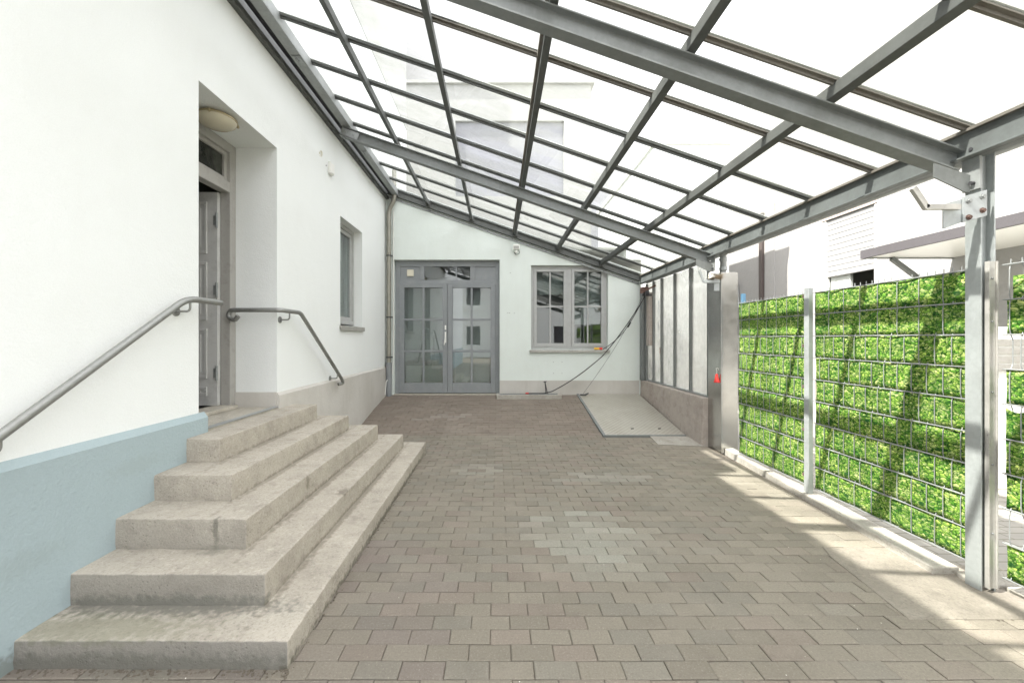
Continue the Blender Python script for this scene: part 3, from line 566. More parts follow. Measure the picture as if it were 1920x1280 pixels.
# loose grit in the angle between the steps and the pavers
m_ = MB()
for i in range(520):
    if i < 260: x, y = rng.uniform(-2.17, -.93), 1.783-abs(rng.gauss(0, .018))
    elif i < 400: x, y = -.94+abs(rng.gauss(0, .014)), rng.uniform(1.7, 5.3)
    else: x, y = rng.uniform(2.6, 3.0), rng.uniform(2.0, 2.6)
    s_ = rng.uniform(.002, .007); z = gz(y); m_.prism([(x+s_*math.cos(a_)*rng.uniform(.6,1.2), y+s_*math.sin(a_)*rng.uniform(.6,1.2), z-.002) for a_ in (0,1.2,2.4,3.6,4.8)], (0,0,0), (0,0,s_*.8))
o = m_.build('grit', M['joint']); struct(o, 'stuff')

# ------------------------------------------------------------------ handrails
def handrail(label, path, brackets, loc, rad=.1, curls=()):
    t = thing('handrail', label, 'handrail', loc, 'handrails beside the steps')
    m = MB(); m.tube(bez(path, rad, 8), .0215, 16); m.build('rail', M['tube'], t, smooth=True)
    for (y, z) in brackets:
        m = MB(); m.tube(bez([(HW+.001, y, z-.085),(HW+.10, y, z-.085),(HW+.10, y, z-.012)], .03), .0075, 10); m.tube([(HW+.0005, y, z-.085),(HW+.007, y, z-.085)], .033, 20); m.build('bracket', M['tube'], t, smooth=True)
    return t
RX = HW+.10
handrail('galvanised handrail in front of the blue plinth, left of the side door', [(HW+.02,.85,.52),(RX,.9,.545),(RX,2.69,1.752),(RX,3.02,1.752),(HW+.06,3.03,1.752)][1:4], [(2.72,1.752),(1.68,1.085)], (RX,2.0,.9), .09)
handrail('galvanised handrail right of the side door, curled into the doorway', [(HW-.30,3.84,1.70),(HW-.335,3.84,1.655),(HW-.40,3.84,1.69),(HW-.38,3.84,1.757),(HW-.1,3.84,1.757),(RX,3.86,1.757),(RX,4.24,1.757),(RX,5.38,.93),(RX,5.42,.875),(RX-.045,5.36,.87)], [(4.02,1.757),(5.22,1.047)], (RX,4.5,.9), .05)

# ------------------------------------------------------------------ glazed canopy
can = thing('glazed_canopy', 'galvanised steel lean-to canopy glazed with weathered glass panes over the yard', 'canopy', (2.9,2.4,0))
XL, XR = -1.95, 2.84
BARS = [7.77-.6*i for i in range(0, 16)]              # glazing bar positions along the yard
BARS = [2.37+.6*k for k in range(-5, 10)]
YN = BARS[0]; YF = BW-.02
def isec(w_, h_, tf, tw):                             # I profile, top at v=0, hanging down
    a, b = w_/2, tw/2
    return [(-a,0),(a,0),(a,-tf),(b,-tf),(b,-h_+tf),(a,-h_+tf),(a,-h_),(-a,-h_),(-a,-h_+tf),(-b,-h_+tf),(-b,-tf),(-a,-tf)]
def rafter(y, z0, z1, x0=2.813, x1=-2.04):
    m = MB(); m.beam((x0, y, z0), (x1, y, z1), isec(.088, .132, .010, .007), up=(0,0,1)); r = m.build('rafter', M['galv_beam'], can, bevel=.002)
    m = MB()
    d = Vector((x1-x0, 0, z1-z0)).normalized(); nrm = Vector((-d.z, 0, d.x)); nrm = nrm if nrm.z > 0 else -nrm
    p = Vector((x1, y, z1))-d*.06
    for sy in (-.022,):
        P0 = Vector((x1,y+sy,z1))-nrm*.02; m.prism([P0, P0-d*.24, P0-d*.24-nrm*.09, P0-nrm*.09], (0,0,0), (0,-.008,0))
        for k in (.07, .17):
            q = P0-d*k-nrm*.045+Vector((0,-.008,0)); m.tube([q, q+Vector((0,-.012,0))], .011, 6)
    m.build('end_plate', M['galv'], r); return r
rafter(2.43, 2.61, 2.61+.354*4.853); rafter(5.27, 2.60, 2.60+.3465*4.85); rafter(-.42, 2.60, 2.60+.3465*4.85)
PX = [-1.36,-.51,.34,1.17,2.02]
for px in PX:
    z = ZR(px)-.018; s_ = -.3465; m = MB()
    P = [(px-.025,YN,z+.00866-.075),(px+.025,YN,z-.00866-.075),(px+.025,YN,z-.00866),(px-.025,YN,z+.00866)]
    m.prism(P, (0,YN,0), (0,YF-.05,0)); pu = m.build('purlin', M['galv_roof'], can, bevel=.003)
    m = MB(); P = [(px+.027,YN,z-.03),(px+.048,YN,z-.037),(px+.048,YN,z-.006),(px+.027,YN,z+.001)] if px > .6 else [(px-.048,YN,z-.01),(px-.027,YN,z-.017),(px-.027,YN,z+.012),(px-.048,YN,z+.019)]
    if px > .1: m.prism(P, (0,YN,0), (0,YF-.05,0)); m.build('seal_strip', M['bar_weathered'], pu)
for i, y in enumerate(BARS):
    if y > YF-.05: continue
    m = MB(); a = (XR-.02, y, ZR(XR-.02)); b = (XL-.03, y, ZR(XL-.03))
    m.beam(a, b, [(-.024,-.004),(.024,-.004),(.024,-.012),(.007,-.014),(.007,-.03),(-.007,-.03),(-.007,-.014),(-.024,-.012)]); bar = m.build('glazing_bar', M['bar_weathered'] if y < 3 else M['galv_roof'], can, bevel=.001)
    m = MB(); m.beam(a, b, [(-.022,.012),(.022,.012),(.016,.02),(-.016,.02)]); m.build('cover_strip', M['galv'], bar)
for a, b in zip(BARS, BARS[1:]+[YF+.01]):
    m = MB(); a_ = a+.003; b_ = b-.003; m.hexa([(XL-.05,a_,ZR(XL-.05)),(XR+.06,a_,ZR(XR+.06)),(XR+.06,b_,ZR(XR+.06)),(XL-.05,b_,ZR(XL-.05)),(XL-.05,a_,ZR(XL-.05)+.008),(XR+.06,a_,ZR(XR+.06)+.008),(XR+.06,b_,ZR(XR+.06)+.008),(XL-.05,b_,ZR(XL-.05)+.008)])
    m.build('glass_pane', M['roofglass'], can)
# dark box joint of wall side: angle flashing, trough, channel
m = MB(); m.box(HW+.001, HW+.055, YN, BW-.01, 4.225, 4.235).box(HW+.001, HW+.009, YN, BW-.01, 4.2352, 4.50).box(HW+.048, HW+.055, YN, BW-.01, 4.2352, 4.275); m.build('wall_flashing', M['galv_roof'], can, bevel=.001)
m = MB(); m.box(HW+.0555, HW+.15, YN, BW-.01, 4.34, 4.35); m.build('trough', M['darkmetal'], can)
m = MB(); m.box(HW+.15, HW+.255, YN, BW-.01, 4.275, 4.283).box(HW+.15, HW+.158, YN, BW-.01, 4.2832, 4.42).box(HW+.247, HW+.256, YN, BW-.01, 4.2832, 4.385); m.build('wall_channel', M['galv'], can, bevel=.001)
for y in (2.5, 3.98, 5.98):
    m = MB(); m.box(HW+.16, HW+.245, y-.05, y+.05, 4.266, 4.2748)
    for dy in (-.02,.02): m.tube([(HW+.20,y+dy,4.266),(HW+.20,y+dy,4.255)], .009, 6)
    m.build('splice_plate', M['galv'], can)
# eave channel, seal, gutter
m = MB(); yn = YN; x = 2.80
prof = [(0,0),(.052,0),(.052,-.01),(.009,-.01),(.009,-.165),(.052,-.165),(.052,-.175),(0,-.175)]
m.prism([(x+.052-p[0], yn, 2.725+p[1]) for p in prof], (0,yn,0), (0,BW-.01,0)) if False else m.prism([(x+p[0], yn, 2.725+p[1]) for p in prof], (0,yn,0), (0,BW-.01,0))
m.box(x-.042, x-.0005, yn, BW-.01, 2.5505, 2.561); m.build('eave_beam', M['eave'], can, bevel=.002)
m = MB(); m.box(x-.03, x-.001, yn, BW-.02, 2.705, 2.722); m.build('seal_strip', M['bar_weathered'], can)
m = MB(); gx, gzc, gr = 2.945, 2.62, .058; pts = [(gx+gr*math.cos(t), gzc+gr*math.sin(t)) for t in [math.pi+math.pi*k/12 for k in range(13)]]; pin = [(gx+(gr-.004)*math.cos(t), gzc+(gr-.004)*math.sin(t)) for t in [2*math.pi-math.pi*k/12 for k in range(13)]]
m.prism([(p[0], yn, p[1]) for p in pts+pin], (0,yn,0), (0,BW-.01,0)); m.tube([(gx+gr,yn,gzc+.004),(gx+gr,BW-.01,gzc+.004)], .009, 8); m.build('gutter', M['galv'], can, smooth=True)
# end trim on the back wall
def slope_bar(name, x0, x1, y0, y1, dz0, dz1, mat, parent=can):
    m = MB(); m.hexa([(x0,y0,ZR(x0)+dz0),(x1,y0,ZR(x1)+dz0),(x1,y1,ZR(x1)+dz0),(x0,y1,ZR(x0)+dz0),(x0,y0,ZR(x0)+dz1),(x1,y0,ZR(x1)+dz1),(x1,y1,ZR(x1)+dz1),(x0,y1,ZR(x0)+dz1)]); return m.build(name, mat, parent, bevel=.002)
slope_bar('end_channel', HW+.01, 2.79, BW-.075, BW-.068, -.135, -.012, M['galv_roof']); slope_bar('end_channel', HW+.01, 2.79, BW-.0675, BW-.002, -.135, -.125, M['galv_roof'])
slope_bar('end_flashing', HW+.01, 2.79, BW-.02, BW-.002, -.20, -.155, M['galv'])
for px in PX:
    m = MB(); z = ZR(px); m.box(px-.03, px+.05, BW-.12, BW-.076, z-.12, z-.03); m.box(px-.03, px-.024, BW-.17, BW-.076, z-.12, z-.03); m.build('cleat', M['galv_roof'], can)
for k in range(9):
    px = -1.9+.57*k; z = ZR(px)-.178; m = MB(); m.tube([(px,BW-.02,z),(px,BW-.028,z)], .01, 6); m.build('screw', M['darkmetal'], can)
# columns
def column(y, boxed):
    m = MB(); x0, x1 = 2.828, 2.915; y0, y1 = y-.10, y-.02
    m.box(x0, x0+.009, y0, y1, -.02, 2.70).box(x1-.009, x1, y0, y1, -.02, 2.62).box(x0+.0095, x1-.0095, (y0+y1)/2-.003, (y0+y1)/2+.003, -.02, 2.62)
    c = m.build('column', cm.m, can, bevel=.0015)
    return c
ca_ = column(2.43, False)
m = MB(); m.box(2.81, 2.935, 2.315, 2.43, -.02, .004); m.build('base_plate', M['rust'], ca_)
# aluminium end profile screwed on the outer flange
m = MB(); m.box(2.848, 2.902, 2.315, 2.3295, .03, 1.93).box(2.848, 2.854, 2.307, 2.3148, .03, 1.93).box(2.896, 2.902, 2.307, 2.3148, .03, 1.93); cp = m.build('end_profile', M['alu_sill'], ca_, bevel=.001)
for z in (.35, .75, 1.17, 1.58, 1.83):
    m = MB(); m.tube([(2.875,2.315,z),(2.875,2.309,z)], .006, 6); m.build('screw', M['galv'], cp)
# head plates of the column: haunch under the rafter, bolted plates, bent arm
def head(y, sc=1):
    m = MB(); m.box(2.814, 2.8275, y-.105, y-.015, 2.36, 2.66)
    h = m.build('head_plate', M['galv'], can, bevel=.001)
    for z in (2.60, 2.565, 2.40):
        m = MB(); m.tube([(2.814, y-.075, z),(2.795, y-.075, z)], .011, 6); m.build('bolt', M['darkmetal'], h)
    m = MB(); m.prism([(2.60,y-.06,2.525),(2.813,y-.06,2.453),(2.813,y-.06,2.35),(2.78,y-.06,2.355),(2.60,y-.06,2.44)], (0,0,0), (0,.008,0)); m.build('haunch', M['galv_beam'], h)
    return h
head(2.43); head(5.27)
m = MB(); yy = 2.322; m.prism([(2.69,yy,2.255),(2.85,yy,2.29),(2.95,yy,2.35),(2.95,yy,2.21),(2.69,yy,2.12)] if False else [(2.60,yy,2.265),(2.725,yy,2.30),(2.725,yy,2.165),(2.60,yy,2.12)], (0,0,0), (0,.008,0))
m.prism([(2.705,yy-.0085,2.305),(2.845,yy-.0085,2.345),(2.845,yy-.0085,2.195),(2.705,yy-.0085,2.155)], (0,0,0), (0,.008,0)); gb = m.build('gate_bracket', M['galv_light'], can, bevel=.002)
for (x, z) in ((2.735,2.28),(2.815,2.305),(2.735,2.185),(2.815,2.225)):
    m = MB(); m.tube([(x,yy-.009,z),(x,yy-.022,z)], .011, 6); m.tube([(x,yy-.009,z),(x,yy-.013,z)], .016, 12); m.build('bolt', M['galv'] if z > 2.25 else M['rust'], gb)
m = MB(); yb = yy-.02; pth = [(2.72,2.245),(2.53,2.245),(2.46,2.36)]
m.beam((2.67,yb,2.24), (2.47,yb,2.24), [(-.011,-.016),(.011,-.016),(.011,.016),(-.011,.016)]); m.beam((2.48,yb,2.233), (2.40,yb,2.352), [(-.011,-.016),(.011,-.016),(.011,.016),(-.011,.016)], up=(0,0,1)); m.build('bent_arm', M['alu_sill'], gb, bevel=.002)

# far column hidden in a stainless box
tb = thing('stainless_column_casing', 'brushed stainless steel box around the far canopy column', 'casing', (3.0,5.3,.02))
m = MB(); m.prism([(2.89,5.15,0),(3.11,5.15,0),(3.11,5.47,0),(2.89,5.47,0)], (0,0,.0), (0,0,2.34)); m.build('casing', M['inox'], tb, bevel=.004)
m = MB(); m.box(2.885,3.115,5.146,5.1485,.0,.0) if False else None
for z in (2.0,):
    pass
# downpipe outlet over it
t = thing('gutter_outlet_pipe', 'grey outlet pipe elbow dropping from the gutter above the stainless casing', 'pipe', (2.97,5.2,2.35))
m = MB(); m.tube([(2.96,5.22,2.62),(2.96,5.22,2.50),(2.97,5.24,2.44),(2.97,5.26,2.30)], .04, 16); m.build('pipe', M['galv'], t, smooth=True)
for z in (2.52, 2.40): 
    m = MB(); m.tube([(2.965,5.23,z-.02),(2.965,5.23,z+.02)], .05, 16); m.build('collar', M['galv_light'], t, smooth=True)
m = MB(); yb = 5.12; m.box(2.66,2.86,yb,yb+.03,2.20,2.235); m.beam((2.66,yb+.015,2.21),(2.60,yb+.015,2.36),[(-.012,-.014),(.012,-.014),(.012,.014),(-.012,.014)]); m.box(2.80,2.87,yb+.031,yb+.04,2.1,2.33); m.build('far_gate_bracket', M['galv_light'], can, bevel=.002)
o = None
nb = thing('bird_nest', 'brown twig nest wedged on the bracket beside the gutter outlet', 'nest', (2.80,5.12,2.25))
m = MB()
for i in range(220):
    a_ = rng.uniform(0, 6.28); rr = rng.uniform(.03, .085); c = Vector((2.81+rr*math.cos(a_), 5.13+rr*.7*math.sin(a_), 2.262+rng.uniform(-.02,.055)*(rr/.085))); t_ = Vector((-math.sin(a_)+rng.uniform(-.4,.4), math.cos(a_), rng.uniform(-.4,.4))).normalized()*rng.uniform(.025,.06)
    m.tube([c-t_, c+t_*.2+Vector((0,0,.003)), c+t_], .0017, 4)
m.build('twigs', M['nest'], nb)
m = MB(); m.tube([(2.71,5.10,2.27),(2.73,5.09,2.31),(2.75,5.10,2.33)], [.012,.03,.008], 7); m.tube([(2.70,5.10,2.25),(2.74,5.08,2.28),(2.79,5.10,2.27)], [.006,.022,.008], 7); o = m.build('white_rag', M['cloth'], loc=(0,0,0), smooth=True); tag(o, 'white rag scrap caught on the bird nest', 'rag')

# ------------------------------------------------------------------ right side low wall and obscured glazing
lw = thing('low_wall', 'stained pinkish grey low wall under the obscured glazing', 'wall', (2.9,6.6,0))
m = MB(); m.prism([(2.80,5.47,-.02),(3.0,5.47,-.02),(3.0,5.47,.67),(2.82,5.47,.665)], (0,5.47,0), (0,BW-.001,0)); m.build('wall', M['lowwall'], lw, bevel=.012)
gs = thing('glazed_screen', 'obscured glass side screen in steel posts on the low wall', 'screen', (2.95,6.6,.67))
PY = [5.50, 6.02, 6.56, 7.08, 7.45, 7.80]
for a, b in zip(PY, PY[1:]):
    m = MB(); m.box(2.935, 2.941, a+.018, b-.018, .70, 2.55); m.build('glass_pane', M['frosted'], gs)
for y in PY:
    m = MB(); m.box(2.90, 2.93, y-.018, y-.006, .672, 2.55).box(2.90, 2.93, y+.006, y+.018, .672, 2.55).box(2.9305, 2.955, y-.017, y+.017, .672, 2.55); m.build('post', M['galv_beam'], gs, bevel=.001)
m = MB(); m.box(2.895, 2.96, 5.47, BW-.002, .6705, .695); m.build('bottom_rail', M['galv'], gs, bevel=.002)
for i, (y, z, s_) in enumerate(((7.25,2.08,.07),(7.28,1.72,.035),(7.20,1.28,.045))):
    m = MB()
    for k in range(9):
        aa = k*2.4; yy_ = y+s_*.5*math.cos(aa)*rng.uniform(.3,.8); zz = z+s_*1.6*math.sin(aa)*rng.uniform(.3,.9); m.tube([(2.9345,yy_,zz),(2.9335,yy_,zz)], rng.uniform(.008,.02), 7)
    plain('sticker_%d' % i, 'peeling_sticker', [(.25,.27,.28),(.3,.3,.32),(.33,.2,.2)][i], .7); m.build('sticker_residue', M['sticker_%d' % i], gs)
# timber/metal post stack in the dark corner
m = MB(); m.box(2.80,2.86,7.74,7.85,.67,2.45).box(2.865,2.895,7.70,7.84,.67,2.35); o = m.build('corner_post', M['galv_beam'], bevel=.002); tag(o, 'dull steel posts standing in the far corner behind the hanging cables', 'post')
m = MB(); m.box(2.825,2.895,7.45,7.56,1.35,2.35); o = m.build('rust_stained_board', M['lowwall'], bevel=.004); tag(o, 'narrow dull pinkish board hanging in the far corner', 'board')

# checker plate ramp
rp = thing('chequer_plate_ramp', 'sloping steel chequer plate on the ground beside the low wall', 'plate', (2.15,6.9,.2))
zr = lambda y: .055+(y-5.9)*(.39-.055)/(7.84-5.9)
m = MB(); m.hexa([(1.60,5.90,zr(5.9)-.01),(2.78,5.90,zr(5.9)-.01),(2.78,7.84,zr(7.84)-.01),(1.60,7.84,zr(7.84)-.01),(1.60,5.90,zr(5.9)+.004),(2.78,5.90,zr(5.9)+.004),(2.78,7.84,zr(7.84)+.004),(1.60,7.84,zr(7.84)+.004)]); m.build('plate', M['chequer'], rp)
m = MB(); m.hexa([(1.555,5.87,-.02),(1.597,5.87,-.02),(1.597,7.84,.2),(1.555,7.84,.2),(1.555,5.87,zr(5.87)+.012),(1.597,5.87,zr(5.87)+.012),(1.597,7.84,zr(7.84)+.012),(1.555,7.84,zr(7.84)+.012)]); m.build('edge_angle', M['galv_beam'], rp, bevel=.002)
m = MB(); m.hexa([(1.5975,5.87,-.02),(2.78,5.87,-.02),(2.78,5.897,-.02),(1.5975,5.897,-.02),(1.5975,5.87,zr(5.87)+.008),(2.78,5.87,zr(5.87)+.008),(2.78,5.897,zr(5.9)+.008),(1.5975,5.897,zr(5.9)+.008)]); m.build('edge_angle', M['galv_beam'], rp, bevel=.002)
for (x, y) in ((2.05,6.12),(2.47,6.12)):
    m = MB(); m.tube([(x,y,zr(y)+.004),(x+.04,y+.01,zr(y)+.006)], .012, 6); m.build('lifting_hole', M['black'], rp)
o = MB().box(2.781,2.80,5.9,7.84,0,.1); 
# shallow grate by the wall
gt = thing('light_shaft_grate', 'small steel mesh grate in a pale concrete frame below the window', 'grate', (.6,7.7,.38))
m = MB(); m.box(-.02,1.22,7.56,7.62,.30,.412).box(-.02,.03,7.621,7.845,.32,.412).box(1.17,1.22,7.621,7.845,.32,.412); m.build('frame', M['kerb'], gt, bevel=.006)
m = MB()
for k in range(38): x = .035+k*.0305; m.box(x, x+.004, 7.622, 7.845, .38, .405)
for k in range(7): y = 7.63+k*.033; m.box(.031, 1.169, y, y+.003, .3805, .4045)
m.build('mesh', M['galv'], gt)

# ------------------------------------------------------------------ small things on the walls
lp = thing('ceiling_lamp', 'round yellowed glass lamp on the ceiling of the side door recess', 'lamp', (HW-.2,3.4,3.37))
def lathe(m, c, prof, n=28, axis='z'):
    rings = []
    for (r_, h) in prof: rings.append([(c[0]+r_*math.cos(2*math.pi*k/n), c[1]+r_*math.sin(2*math.pi*k/n), c[2]+h) for k in range(n)])
    vv = [p for rg in rings for p in rg]; fs = [(i*n+k, i*n+(k+1) % n, (i+1)*n+(k+1) % n, (i+1)*n+k) for i in range(len(prof)-1) for k in range(n)]
    fs += [tuple(range(n)), tuple((len(prof)-1)*n+k for k in range(n))]; return m.add(vv, fs)
m = lathe(MB(), (HW-.2,3.4,3.379), [(.12,0),(.12,-.02),(.155,-.022),(.155,-.035)]); m.build('ring', M['brass'], lp, smooth=True)
m = lathe(MB(), (HW-.2,3.4,3.379), [(.15,-.0355),(.14,-.06),(.105,-.085),(.05,-.10),(.015,-.104)]); m.build('lamp_shade', M['lampglass'], lp, smooth=True)
for a_ in (.8, 2.9, 5.0):
    m = MB(); x = HW-.2+.157*math.cos(a_); y = 3.4+.157*math.sin(a_); m.box(x-.008,x+.008,y-.008,y+.008,3.335,3.36); m.build('clip', M['brass'], lp)
bx = thing('junction_box', 'white junction box high on the house wall', 'box', (HW,5.22,3.7))
m = MB(); m.box(HW+.001,HW+.035,5.16,5.28,3.63,3.78); m.build('box', M['white'], bx, bevel=.006)
m = MB(); m.box(HW+.0355,HW+.04,5.165,5.275,3.64,3.77); m.build('lid', M['white'], bx, bevel=.002)
m = MB(); m.tube([(HW-.001,5.11,3.70),(HW+.002,5.11,3.70)], .01, 8); m.build('hole', M['black'], bx)
m = MB(); m.tube([(HW+.004+.012*math.cos(k/2), 4.92+.028*math.sin(k/2)+.002*k, 3.77+.035*math.cos(k/2)) for k in range(18)]+[(HW,4.92,3.74)], .004, 6); o = m.build('cable_loop', M['cream']); tag(o, 'small loop of cable poking out of the house wall left of the junction box', 'cable')
fl = thing('flood_light', 'small white flood light with sensor on the back wall between door and window', 'lamp', (.36,BW,3.25))
m = MB(); m.prism([(.30,BW-.10,3.22),(.43,BW-.10,3.22),(.43,BW-.10,3.32),(.30,BW-.10,3.32)], (0,0,0), (0,.05,-.0)); m.build('housing', M['white'], fl, bevel=.008)
m = MB(); m.box(.315,.415,BW-.106,BW-.1005,3.235,3.29); m.build('glass', M['stone_sill'], fl, bevel=.003)
m = MB(); m.tube([(.365,BW-.001,3.27),(.365,BW-.055,3.27)], .02, 10); m.tube(bez([(.365,BW-.03,3.25),(.365,BW-.04,3.17),(.365,BW-.001,3.17)], .03), .014, 8); m.build('bracket', M['white'], fl, smooth=True)
m = lathe(MB(), (.365,BW-.06,3.18), [(.012,.03),(.026,.015),(.026,-.01),(.014,-.026)]); m.build('sensor', M['white'], fl, smooth=True)
m = MB(); m.tube(bez([(.41,BW-.06,3.22),(.44,BW-.05,3.16),(.37,BW-.02,3.13),(.33,BW-.02,3.17)], .03), .004, 6); m.build('cable', M['black'], fl)
# downpipe in the corner
dp = thing('downpipe', 'zinc downpipe in the corner left of the double door', 'pipe', (-2.09,7.76,.37))
px_, py_ = -2.125, 7.78
m = MB(); m.tube(bez([(-2.01,7.74,4.75),(-2.01,7.74,4.18),(px_,py_,3.98),(px_,py_,1.0)], .09), .043, 18); m.build('pipe', M['zinc'], dp, smooth=True)
m = MB(); m.tube([(px_,py_,1.02),(px_,py_,.36)], .056, 18); m.build('stand_pipe', M['frame_grey'], dp, smooth=True)
for z in (3.1, 1.9, 1.12): m = MB(); m.tube([(px_,py_,z-.014),(px_,py_,z+.014)], .049, 18).box(px_+.04,px_+.075,py_-.006,py_+.006,z-.012,z+.012).tube([(px_+.06,py_+.01,z),(px_+.06,BW-.003,z)], .006, 6); m.build('clamp', M['darkmetal'], dp)
m = MB(); m.tube([(px_+.075,BW-.02,4.0),(px_+.075,BW-.02,1.3),(px_+.06,BW-.03,.8),(px_-.03,7.70,.65),(px_-.05,7.70,.40)], .009, 8); o = m.build('white_cable', M['white'], smooth=True); tag(o, 'thin white cable running down beside the corner downpipe', 'cable')
# tap pipe, hose, cables, plug
sp = thing('stand_pipe_tap', 'small dark water tap pipe standing by the back wall below the window', 'tap', (.93,7.80,.4))
m = MB(); m.tube(bez([(.95,7.81,.40),(.94,7.81,.56),(.93,7.81,.64)], .05), .009, 8); m.tube([(.90,7.80,.64),(.96,7.80,.645)], .008, 8); m.tube(bez([(.985,7.78,.40),(.96,7.79,.48),(.945,7.80,.58)],.03), .006, 6); m.build('pipe', M['darkmetal'], sp, smooth=True)
def sag(a, b, s_, n=22): a = Vector(a); b = Vector(b); return [a.lerp(b, k/n)-Vector((0,0,s_*4*(k/n)*(1-k/n))) for k in range(n+1)]
winch = thing('gate_motor', 'rusty red and dark motor hanging in the far corner under the eave', 'motor', (2.74,7.55,2.35))
m = MB(); m.box(2.70,2.82,7.42,7.56,2.34,2.45); m.build('housing', M['rust'], winch, bevel=.012)
m = MB(); m.tube([(2.74,7.40,2.33),(2.80,7.40,2.33)], .055, 14); m.tube([(2.70,7.45,2.30),(2.88,7.45,2.30)], .02, 8); m.build('drum', M['darkmetal'], winch, smooth=True)
m = MB(); m.beam((2.66,7.42,2.33),(2.90,7.30,2.46),[(-.01,-.015),(.01,-.015),(.01,.015),(-.01,.015)]); m.build('arm', M['rust'], winch)
def cable(pts, r_, label, mat='black', cat='cable', bevel=None):
    m = MB(); m.tube(pts, r_, 8); o = m.build('cable', M[mat], smooth=True); return tag(o, label, cat)
cable(sag((2.76,7.45,2.28),(2.02,7.70,1.14),.06)+sag((2.02,7.70,1.14),(1.05,7.72,.46),.05)[1:]+[Vector((.9,7.72,.425)),Vector((.56,7.72,.425))], .0085, 'thick black cable drooping from the corner motor down to the grate')
cable(sag((2.78,7.5,2.30),(2.45,7.72,1.62),.03)+sag((2.45,7.72,1.62),(2.06,7.80,1.275),.03)[1:], .007, 'black cable hanging from the corner motor to the yellow plug on the sill')
cable(sag((2.72,7.5,2.25),(2.30,7.72,1.35),.02)+sag((2.30,7.72,1.35),(1.66,7.72,.42),.02)[1:], .0028, 'thin steel wire from the corner motor to the chequer plate', 'darkmetal', 'wire')
m = MB(); m.box(1.60,1.72,7.70,7.73,.385,.41).tube([(1.70,7.715,.40),(1.76,7.70,.43)], .014, 6); o = m.build('cable_clamp', M['darkmetal'], bevel=.003); tag(o, 'dark clamp at the top left corner of the chequer plate', 'clamp')
m = MB(); m.tube([(2.50,7.66,1.70),(2.55,7.64,1.80)], .018, 8); o = m.build('cable_connector', M['black'], smooth=True); tag(o, 'black plug connector halfway up the hanging cables', 'connector')
m = MB(); m.tube([(.60,7.72,.425),(.54,7.72,.425)], .014, 10); o = m.build('hose_connector', M['red'], smooth=True); tag(o, 'small red end fitting of the cable lying on the grate', 'fitting')
pl = thing('plug_coupling', 'yellow and red plug coupling lying on the window sill', 'plug', (2.0,BW-.02,1.27))
m = MB(); m.tube([(1.90,BW-.015,1.286),(1.93,BW-.015,1.286),(2.0,BW-.015,1.286)], [.018,.024,.022], 12); m.build('body', M['yellow'], pl, smooth=True)
m = MB(); m.tube([(2.001,BW-.015,1.286),(2.06,BW-.015,1.286)], .024, 12); m.build('cap', M['red'], pl, smooth=True)
# red bell tag on a hook at the casing
tg = thing('red_cord_bell', 'small red bell-shaped handle hanging from a white hook on the stainless casing', 'handle', (2.86,5.22,.95))
m = MB(); cx, cy = 2.862, 5.20
lathe(m, (cx,cy,.98), [(.004,.045),(.014,.04),(.02,.0),(.03,-.045),(.038,-.062),(.034,-.07)], 14); m.build('bell', M['red'], tg, smooth=True)
m = MB(); m.tube([(cx,cy,1.02),(cx,cy,1.07)]+[(cx+.006+.016*math.cos(a_)-.0, cy, 1.085+.016*math.sin(a_)) for a_ in (3.1,2.3,1.5,.7,0,-.6)], .0032, 6); m.build('hook', M['white'], tg, smooth=True)
m = MB(); m.tube([(cx+.02,cy,1.085),(2.892,cy,1.085)], .004, 6); m.build('peg', M['galv'], tg)

# ------------------------------------------------------------------ wire mesh fence with printed strips
fn = thing('mesh_fence', 'galvanised double-bar mesh fence woven with green leaf-print screening strips', 'fence', (2.92,3.8,.05))
FX = 2.925; FZ = [.105+.2*k for k in range(10)]
def post(y, z0=.04, z1=1.95, x0=FX-.065, x1=FX-.025):
    m = MB(); m.box(x0, x1, y, y+.06, z0, z1); p = m.build('post', M['galv_light'], fn, bevel=.003)
    for z in (1.86, 1.4, 1.02, .62, .2): m = MB(); m.box(x0-.002, x0+.01, y+.061, y+.075, z, z+.03); m.build('clip', M['rust'], p)
post(3.66)
m = MB(); m.box(2.99,3.03,4.86,4.90,.05,2.03); m.build('blue_post', M['bluepost'], fn, bevel=.003)
def strip(y0, y1, z0, z1, seed, notch=None):
    r2 = random.Random(seed); n = max(6, int((y1-y0)/.02)); Vs = []; Fs = []; th = .0012; z0 += .004; z1 -= .004
    js = 5
    for i in range(n+1):
        y = y0+(y1-y0)*i/n; wv_ = .0045*math.sin(y*2*math.pi/.30+seed)
        for j in range(js+1):
            t = j/js; z = z0+(z1-z0)*t; e = 0
            if notch: 
                if j == js: z -= notch(y)*(z1-z0)
                if j == 0: z += 0
            Vs.append((FX+wv_+.004*math.sin(t*math.pi), y, z+(.0025*NZ.noise(Vector((y*6, seed, 0))) if j in (0, js) else 0)))
    k = len(Vs); Vs += [(v[0]+th, v[1], v[2]) for v in Vs]
    for i in range(n):
        for j in range(js):
            a = i*(js+1)+j; q = (a, a+js+1, a+js+2, a+1); Fs.append(q); Fs.append(tuple(p+k for p in q)[::-1])
    for i in range(n):
        for j in (0, js): a = i*(js+1)+j; Fs.append((a, a+js+1, a+js+1+k, a+k))
    m = MB(); m.add(Vs, Fs); o = m.build('screening_strip', M['leafprint'], fn)
    for p in o.data.polygons: p.use_smooth = True
